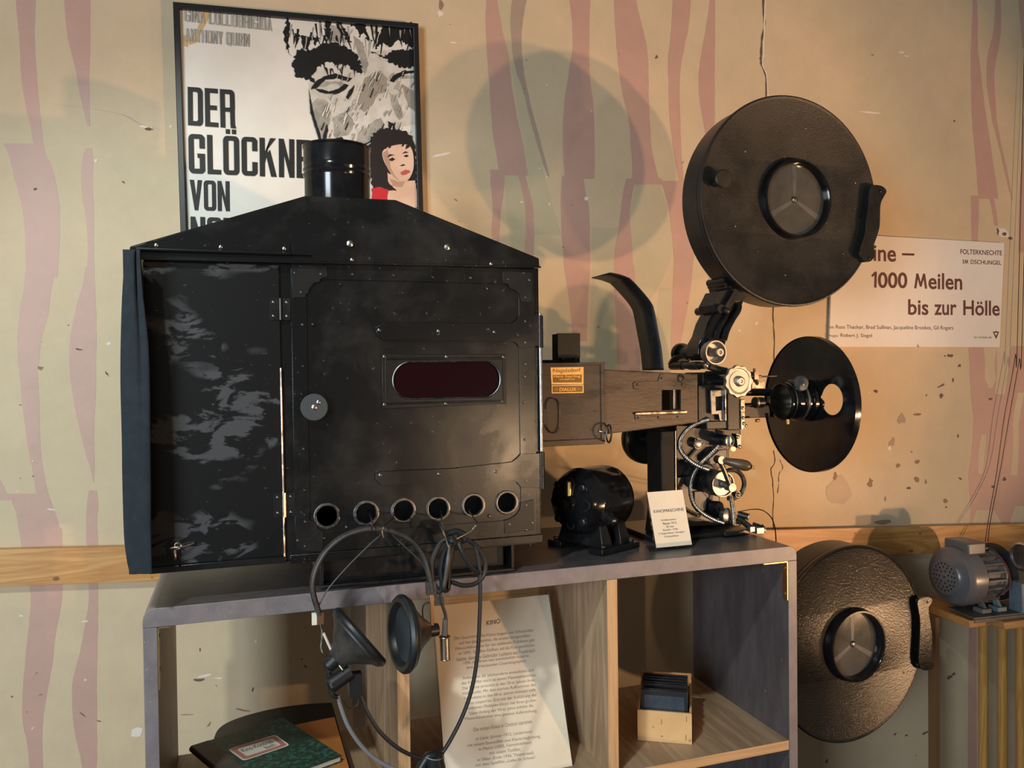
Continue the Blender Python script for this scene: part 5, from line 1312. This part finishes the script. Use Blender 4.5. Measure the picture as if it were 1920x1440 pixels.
a = H(72,715); mb.box(a.x-.003, a.x+.005, YH-.003, YH+.003, a.z-.012, a.z+.008, 2)
mb.tube([H(120,790), H(155,868)], .0024, 6, 2, smooth=False)
mb.build('slider', ['copper', 'dark_steel', 'label_white'], phones)
mb = MB(); a, b = H(628,560), H(655,760); mb.box(a.x+.002, b.x-.001, YH-.002, YH+.002, b.z, a.z, 0); a, b = H(614,540), H(662,600); mb.box(a.x, b.x, YH-.006, YH+.005, b.z, a.z, 1)
mb.tube([H(660,600), H(655,640), H(615,645), H(598,670), H(600,720)], .0016, 6, 1)
mb.build('slider', ['copper', 'leather'], phones, bevel=.0006)
def earcup(c, axis, R, hgt, face_m):
    axis = V(axis).normalized()
    m1 = MB(); m1.lathe_open(c, axis, [(.012,-hgt),(.016,-hgt*.96),(R*.45,-hgt*.62),(R*.80,-hgt*.22),(R*.97,-.006),(R,.001)], 44)
    cup = m1.build('ear_cup', 'leather', phones)
    m1 = MB(); m1.lathe_open(c, axis, [(R*1.0,-.003),(R*1.05,.001),(R*1.05,.006),(R*.98,.011),(R*.86,.011),(R*.78,.006),(R*.74,0)], 44); m1.build('cushion', 'rubber', cup)
    m1 = MB(); m1.lathe_open(c, axis, [(R*.75,.001),(R*.5,-.010),(R*.25,-.020),(.006,-.024),(0,-.024)], 36); m1.build('ear_horn', face_m, cup)
    m1 = MB(); m1.cyl(c-axis*hgt*.9, c-axis*(hgt+.016), .013, .011, 18); m1.build('earpiece', 'rubber', cup)
    return cup
earcup(H(285,815,YH+.004), (.79, .10, .61), 172*kz, 140*kz, 'rubber_grey')
earcup(H(512,792,YH-.004), (-.985, -.16, .05), 178*kz, 128*kz, 'rubber_grey')
mb = MB()
a, b = H(155,1040,YH-.01), H(250,975,YH-.004); mb.cyl(a, b, .0145, .0125, 20); mb.dome(a, a-b, .0145, .006)
a = H(272,1035); mb.box(a.x-.011, a.x+.011, YH-.010, YH+.010, a.z-.019, a.z+.019)
mb.tube([H(125,925), H(140,960), H(150,1000)], .0045, 8); mb.tube([H(150,1035), H(160,1085), H(190,1100)], .004, 8)
mb.tube([H(215,1115), H(240,1150), H(280,1140), H(293,1100), H(285,1080)], .0012, 6)
mb.tube([H(195,945,YH-.014), H(212,968,YH-.018)], .0012, 5, 1, smooth=False)
mb.build('junction_block', ['rubber', 'label_white'], phones, bevel=.0012)
mb = MB(); mb.tube([H(190,1090), H(205,1150), H(240,1240), H(300,1330), H(370,1395), H(450,1440), H(540,1462), H(610,1452)], .0036, 8); mb.build('grey_cord', 'grey_cord', phones)
mb = MB(); mb.tube([H(292,1080), H(310,1120), H(335,1180), H(395,1270), H(480,1345), H(560,1385), H(620,1400)], .0036, 8)
mb.tube([H(690,1372), H(735,1300), H(790,1190), H(835,1060), H(862,900), H(872,740), H(876,600), H(872,490), H(862,420), H(850,370)], .0038, 8); mb.build('cable', 'rubber', phones)
mb = MB(); a, b = H(600,1420), H(700,1378); mb.tube([H(585,1450), H(620,1395), H(655,1385)], .009, 12); mb.cyl(H(650,1375), H(665,1460), .0165, .0175, 20); mb.torus(H(652,1382), (.17,0,1), .0160, .0012, 24, 6, 1); mb.build('cable_splitter', ['rubber', 'grey_cord'], phones)
mb = MB()          # the slack of the cable knotted into loops
r = .0046
mb.tube([H(745,330,YH-.01), H(690,350), H(648,430), H(645,520), H(672,590), H(690,560), H(685,480), H(705,390), H(745,330,YH-.008)], r, 8)
mb.tube([H(735,330), H(722,420,YH-.01), H(708,520,YH-.01), H(700,580,YH-.008), H(722,570,YH), H(726,470,YH), H(750,340,YH)], r, 8)
mb.tube([H(770,320), H(850,365), H(897,440), H(893,510), H(850,552), H(790,560), H(738,543)], .0042, 8)
mb.tube([H(765,335,YH-.008), H(790,400,YH-.012), H(830,470,YH-.010), H(870,500,YH)], r, 8)
mb.tube([H(720,310), H(760,300), H(800,320), H(790,345), H(745,345,YH-.012), H(715,330)], .0058, 8)
mb.tube([H(682,570), H(690,640), H(708,700), H(708,722)], .003, 8)
mb.build('cable_loops', 'rubber', phones)
mb = MB(); mb.cyl(H(704,800), H(707,722), .0054, .0045, 16, 0); mb.cyl(H(708,918), H(704,806), .0088, .0090, 22, 1); mb.torus(H(704,808), (0,0,1), .0090, .0012, 22, 6, 1); mb.torus(H(708,915), (0,0,1), .0084, .0010, 22, 6, 1)
mb.build('plug', ['plate_grey', 'nickel'], phones)
# bent wires from the vent holes
for pix, lab in (([(335,195,1.50),(345,222,1.447),(354,255,YH-.015),(352,290,YH-.018)], 'thin bent wire from the second vent hole holding the headband'),
                 ([(480,190,1.50),(462,215,1.447),(440,250,1.40),(415,272,YH-.020),(402,298,YH-.024),(408,330,YH-.022)], 'thin bent wire from the third vent hole hooked over the headband'),
                 ([(680,190,1.50),(688,211,1.450),(690,242,1.43),(680,265,YH-.012),(705,325,YH-.022),(722,375,YH-.024),(700,300,YH-.020),(690,255,YH-.016)], 'thin bent wire from the fourth vent hole holding the knotted cable'),
                 ([(825,180,1.50),(822,200,1.450),(842,232,1.430),(858,258,YH-.010),(838,290,YH-.016),(800,315,YH-.022),(760,335,YH-.026)], 'thin bent wire from the fifth vent hole tied to the knotted cable')):
    mb = MB(); pts = [H(*p) for p in pix]; mb.tube(pts, .0013, 6)
    single(mb, 'hanging_wire', 'wire_metal', lab, 'wire', pts[-1], group='wires from the vent holes')

# ------------------------------------------------------------------ KINO text sheet leaning in the middle compartment
z6 = lambda x, y: (800 + x/4.0, 1080 + y/4.0)
YT_, YB_ = 1.68, 1.545
tl, tr = S(*z6(48,228),YT_), S(*z6(912,140),YT_)
dnl = S(*z6(136,1440), YT_-.155) - tl; dnr = S(*z6(1062,1440), YT_-.155) - tr
def down(p, d_): return p + d_*((FLOOR1+.0008 - p.z)/d_.z)
bl, br = down(tl, dnl), down(tr, dnr)
panel = thing('text_panel', 'warm white KINO text sheet behind clear acrylic leaning inside the shelf', 'information panel', ((bl.x+br.x)/2, bl.y, FLOOR1))
br = tr + (bl-tl)*((tr.z-FLOOR1-.0008)/(tl.z-bl.z)); q = [bl, br, tr, tl]
nrm = (tr-tl).cross(tl-bl).normalized()
if nrm.y > 0: nrm = -nrm
mb = MB(); mb.slab([q], nrm*.0012); sheet = mb.build('text_sheet', 'paper_warm', panel, smooth=False)
mb = MB(); e = [bilin(q,a,b) - nrm*.0006 for a, b in ((-.008,.012),(1.012,.012),(1.012,1.022),(-.008,1.03))]; mb.slab([e], -nrm*.004); mb.build('clear_back', 'clear_acrylic', panel, smooth=False)
mb = MB()
i3 = lambda x, y: z6(x, y)
def plane_pt(x, y):
    d_ = FS.to_3x3().inverted() @ ray(*z6(x, y)); o_ = FS.inverted() @ EYE
    P0_ = bl + nrm*.0016
    return o_ + d_*((P0_-o_).dot(nrm)/d_.dot(nrm))
def tline(body, x0, y0, x1, y1, h, bold=0.0):
    write(mb, body, [plane_pt(x0,y0), plane_pt(x1,y1), plane_pt(x1-.06*h,y1-h), plane_pt(x0-.06*h,y0-h)], 0 if not bold else 1, bold)
tline('KINO', 450, 370, 553, 354, 34, .008)
for body, x0, y0, x1, y1 in [('Die Geschichte des Kinos begann mit Schaubuden',210,487,800,423),('auf den Jahrmärkten, die ersten kinogemäßen',247,522,775,463),('Filmvorführungen für ein zahlendes Publikum gab',217,565,808,496),
    ('es 1895. Großen Einfluss auf die Kinogeschichte',240,600,810,535),('hatten dann die Gebrüder Lumiere aus Frankreich',227,640,812,572),('1896 mit ihrem neu entwickelten Apparat,',278,672,772,612),('dem viel bestaunten Cinematographen.',300,706,750,652),
    ('Anfang des 20. Jahrhunderts entwickelte sich',270,784,805,722),('der Kinofilm rasch zu einem Massenphänomen.',262,823,822,758),('Die Sparte erreichte in den 50-er Jahren ihren',270,862,812,797),('Höhepunkt. Mit dem starken Aufkommen des',272,900,818,832),
    ('Fernsehens in den 60-er Jahren mussten viele',280,938,818,870),('Kinos zusperren. Erst mit der Einführung der',290,975,826,908),('modernen Multiplex-Kinos mit ihren großen',296,1012,822,948),('Sälen Anfang der 90-er Jahre erlebte die',322,1050,800,988),('Massenkinokultur eine gewisse Auferstehung.',288,1090,830,1026),
    ('Die ersten Kinos in Osttirol starteten',352,1168,790,1104),('in Lienz (Jänner 1912, Linderkino)',370,1240,792,1182),('mit einem Stummfilm und Klavierbegleitung,',306,1290,855,1218),('in Matrei (1935, Gemeindehaus)',392,1318,785,1264),('mit einem Tonfilm,',475,1345,705,1314),('in Sillian (Ende 1936, Theatersaal)',382,1398,803,1342),('mit dem Spielfilm „Liebe im Schnee“',368,1438,822,1376)]:
    tline(body, x0, y0, x1, y1, 30)
mb.build('lettering', ['print_grey', 'print_dark'], sheet, smooth=False)

# ------------------------------------------------------------------ wooden box with glass lantern slides
z7 = lambda x, y: (1180 + x/8.4714, 1240 + y/8.4714)
zb0 = FLOOR1+.0006
fl, fr2 = SZ(*z7(135,1295),zb0), SZ(*z7(975,1350),zb0)
FB = FS @ Matrix.Translation(((fl.x+fr2.x)/2, (fl.y+fr2.y)/2+.012, 0)) @ Matrix.Rotation(rad(-31), 4, 'Z')     # the box stands turned
yF = 0.0
xl, xr = on(FB, *z7(132,1250),yF).x, on(FB, *z7(995,1300),yF).x; zt1 = on(FB, *z7(550,800),yF).z; DB = .155
box = thing('slide_box', 'small open wooden box holding black glass lantern slides on the right shelf board', 'box', ((xl+xr)/2, yF, FLOOR1), FB)
t = .005
mb = MB(FB); mb.box(xl, xr, yF, yF+t, zb0, zt1); 
for x, y, ln in ((512,960,.012),(908,920,.012),(902,1215,.013)):
    a = on(FB, *z7(x,y),yF-.0003); mb.box(a.x-.0005, a.x+.0005, yF-.0006, yF, a.z-ln/2, a.z+ln/2, 1)
for x, y, r in ((378,1042,.0014),(515,1190,.0016)): mb.lathe(on(FB, *z7(x,y),yF-.0002), YF, [(r,-.0001),(r,.0002),(0,.0002)], 8, 1)
mb.build('front_board', ['box_wood', 'wall_dark'], box, bevel=.0005)
mb = MB(FB); mb.box(xl, xr, yF+DB-t, yF+DB, zb0, zt1+.030); mb.build('back_board', 'box_wood', box, bevel=.0005)
for xx in (xl, xr-t):
    mb = MB(FB); mb.slab([[V((xx,yF+t+.0002,zb0)), V((xx,yF+DB-t-.0002,zb0)), V((xx,yF+DB-t-.0002,zt1+.010)), V((xx,yF+t+.03,zt1+.004)), V((xx,yF+t+.0002,zt1-.002))]], (t,0,0)); mb.build('side_board', 'box_wood', box, bevel=.0005)
mb = MB(FB); mb.box(xl+t+.0002, xr-t-.0002, yF+t, yF+DB-t, zb0, zb0+.004); mb.build('bottom_board', 'box_wood', box)
sw = (xr-xl)-2*t-.006; sh = on(FB, *z7(550,462),yF+.014).z - zb0 - .0045
names = ['black-framed glass slide at the front of the wooden box', 'black-framed glass slide just behind the front slide in the wooden box', 'black-framed glass slide third from the front of the wooden box', 'black-framed glass slide fourth from the front of the wooden box',
         'black-framed glass slide fifth from the front of the wooden box', 'black-framed glass slide sixth from the front of the wooden box', 'black-framed glass slide at the back of the wooden box']
proto = None
for i, lab in enumerate(names):
    px_, py_, pz_ = (xl+xr)/2 + rnd.uniform(-.0015, .0015), yF+.012+i*.0165, zb0+.0042
    if proto is None:
        proto = thing('lantern_slide', lab, 'glass slide', (px_, py_, pz_), FB, group='lantern slides in the wooden box')
        hgt = sh; bw = .007
        mb = MB(FB); o_ = V((px_, py_, pz_))
        mb.prism([(px_-sw/2,pz_),(px_+sw/2,pz_),(px_+sw/2,pz_+hgt),(px_-sw/2,pz_+hgt)], py_, py_+.0034, 0, [[(px_-sw/2+bw,pz_+bw),(px_+sw/2-bw,pz_+bw),(px_+sw/2-bw,pz_+hgt-bw*1.6),(px_-sw/2+bw,pz_+hgt-bw*1.6)]])
        fr_p = mb.build('slide_frame', 'slide_black', proto, bevel=.0004)
        mb = MB(FB); mb.box(px_-sw/2+bw, px_+sw/2-bw, py_+.0006, py_+.0028, pz_+bw, pz_+hgt-bw*1.6); mb.build('glass_pane', 'slide_glass', proto)
        kids = list(proto.children)
    else:
        r_ = proto.copy(); COL.objects.link(r_); r_.matrix_world = FB @ Matrix.Translation(V((px_, py_, pz_))) @ Matrix.Rotation(rad(rnd.uniform(-2, 5)), 4, 'X')
        r_['label'] = lab
        for ch in kids:
            c_ = ch.copy(); COL.objects.link(c_); c_.parent = r_

# ------------------------------------------------------------------ cash books on the round black case, left compartment
z5 = lambda x, y: (340 + x/5.0526, 1300 + y/5.0526)
ZC = FLOOR1+.048
def flat(x, y, z): return SZ(*z5(x, y), z)
mb = MB()
top_edge = [flat(*p, ZC) for p in [(310,420),(345,345),(420,285),(550,230),(720,180),(900,140),(1100,110),(1300,93),(1425,88)]]
rc = [flat(1445,150,ZC), flat(1540,500,ZC), flat(1640,800,ZC)]
front = [V((rc[-1].x-.02, 1.475, ZC)), V((top_edge[0].x+.04, 1.475, ZC)), V((top_edge[0].x-.004, 1.56, ZC))]
outl = smooth_path(top_edge, 3) + rc + front
mb.slab([outl], (0,0,-.046))
bag = single(mb, 'round_case', 'black_satin', 'black half-round flat case lying under the books on the shelf', 'case', (sum(p.x for p in outl)/len(outl), 1.6, FLOOR1), bevel=.004, seg=3)
ZO = ZC+.0006
mb = MB(); oc = [flat(1085,295,ZO+.006), flat(1450,222,ZO+.006), flat(1600,740,ZO+.006), None]
oc[3] = oc[0] + (oc[2]-oc[1])
oc[0] = oc[0] + (oc[0]-oc[1])*.35; oc[3] = oc[3] + (oc[3]-oc[2])*.35
mb.slab([oc], (0,0,-.006))
folder = single(mb, 'orange_folder', 'orange_card', 'flat orange brown folder lying between the black case and the green notebook', 'folder', (oc[2].x, oc[2].y, ZO), bevel=.0006)
ZN = ZO+.0066; TN = .012
A1, B1, C1 = flat(105,495,ZN+TN), flat(960,228,ZN+TN), flat(1525,590,ZN+TN)
D1 = A1 + (C1-B1)
book = thing('cash_book', 'green marbled notebook with a red bordered handwritten label lying on the orange folder', 'book', ((A1.x+C1.x)/2, (A1.y+C1.y)/2, ZN))
nq = [D1, C1, B1, A1]          # u runs from spine to fore-edge, v from near to far
bk = lambda u, v, z=0.0: bilin(nq, u, v) + V((0,0,z))
mb = MB(); mb.slab([[bk(0,0), bk(1,0), bk(1,1), bk(0,1)]], (0,0,-.0016)); mb.slab([[bk(0,0,-TN+.0016), bk(1,0,-TN+.0016), bk(1,1,-TN+.0016), bk(0,1,-TN+.0016)]], (0,0,-.0016))
mb.build('cover', 'book_green', book, bevel=.0005)
mb = MB(); mb.slab([[bk(.02,.012,-.0018), bk(.985,.012,-.0018), bk(.985,.988,-.0018), bk(.02,.988,-.0018)]], (0,0,-TN+.0036)); mb.build('pages', 'page_edge', book)
mb = MB(); mb.slab([[bk(-.012,0,.0006), bk(.17,0,.0006), bk(.17,1,.0006), bk(-.012,1,.0006)]], (0,0,-.0010)); mb.tube([bk(-.002,.001,-TN/2), bk(-.002,.999,-TN/2)], TN*.55, 12, smooth=False)
mb.build('spine', 'book_spine', book)
def bp(x, y, z): return flat(x, y, ZN+TN+z)
lq = [bp(590,640,.0012), bp(1030,490,.0012), bp(890,390,.0012), bp(435,530,.0012)]
lab_ = lambda u, v, z=0: bilin(lq, u, v) + V((0,0,z))
mb = MB(); rr_ = rr(0,0,1,1,(.10,)*4,4); mb.slab([[lab_(u,v) for u, v in rr_]], (0,0,-.0003), 0); mb.tess([[lab_(.04+.92*u,.05+.90*v,.0001) for u, v in rr_]], 1); mb.tess([[lab_(.13+.74*u,.19+.62*v,.0002) for u, v in rr_]], 0)
lb = mb.build('label', ['label_white', 'label_red'], book, smooth=False)
mb = MB(); write(mb, 'Kino-Kontroll-', [lab_(.17,.50,.0004), lab_(.84,.50,.0004), lab_(.84,.74,.0004), lab_(.17,.74,.0004)], 0, .012); write(mb, 'buch.', [lab_(.56,.24,.0004), lab_(.80,.24,.0004), lab_(.80,.46,.0004), lab_(.56,.46,.0004)], 0, .012)
mb.build('handwriting', 'print_dark', lb, smooth=False)
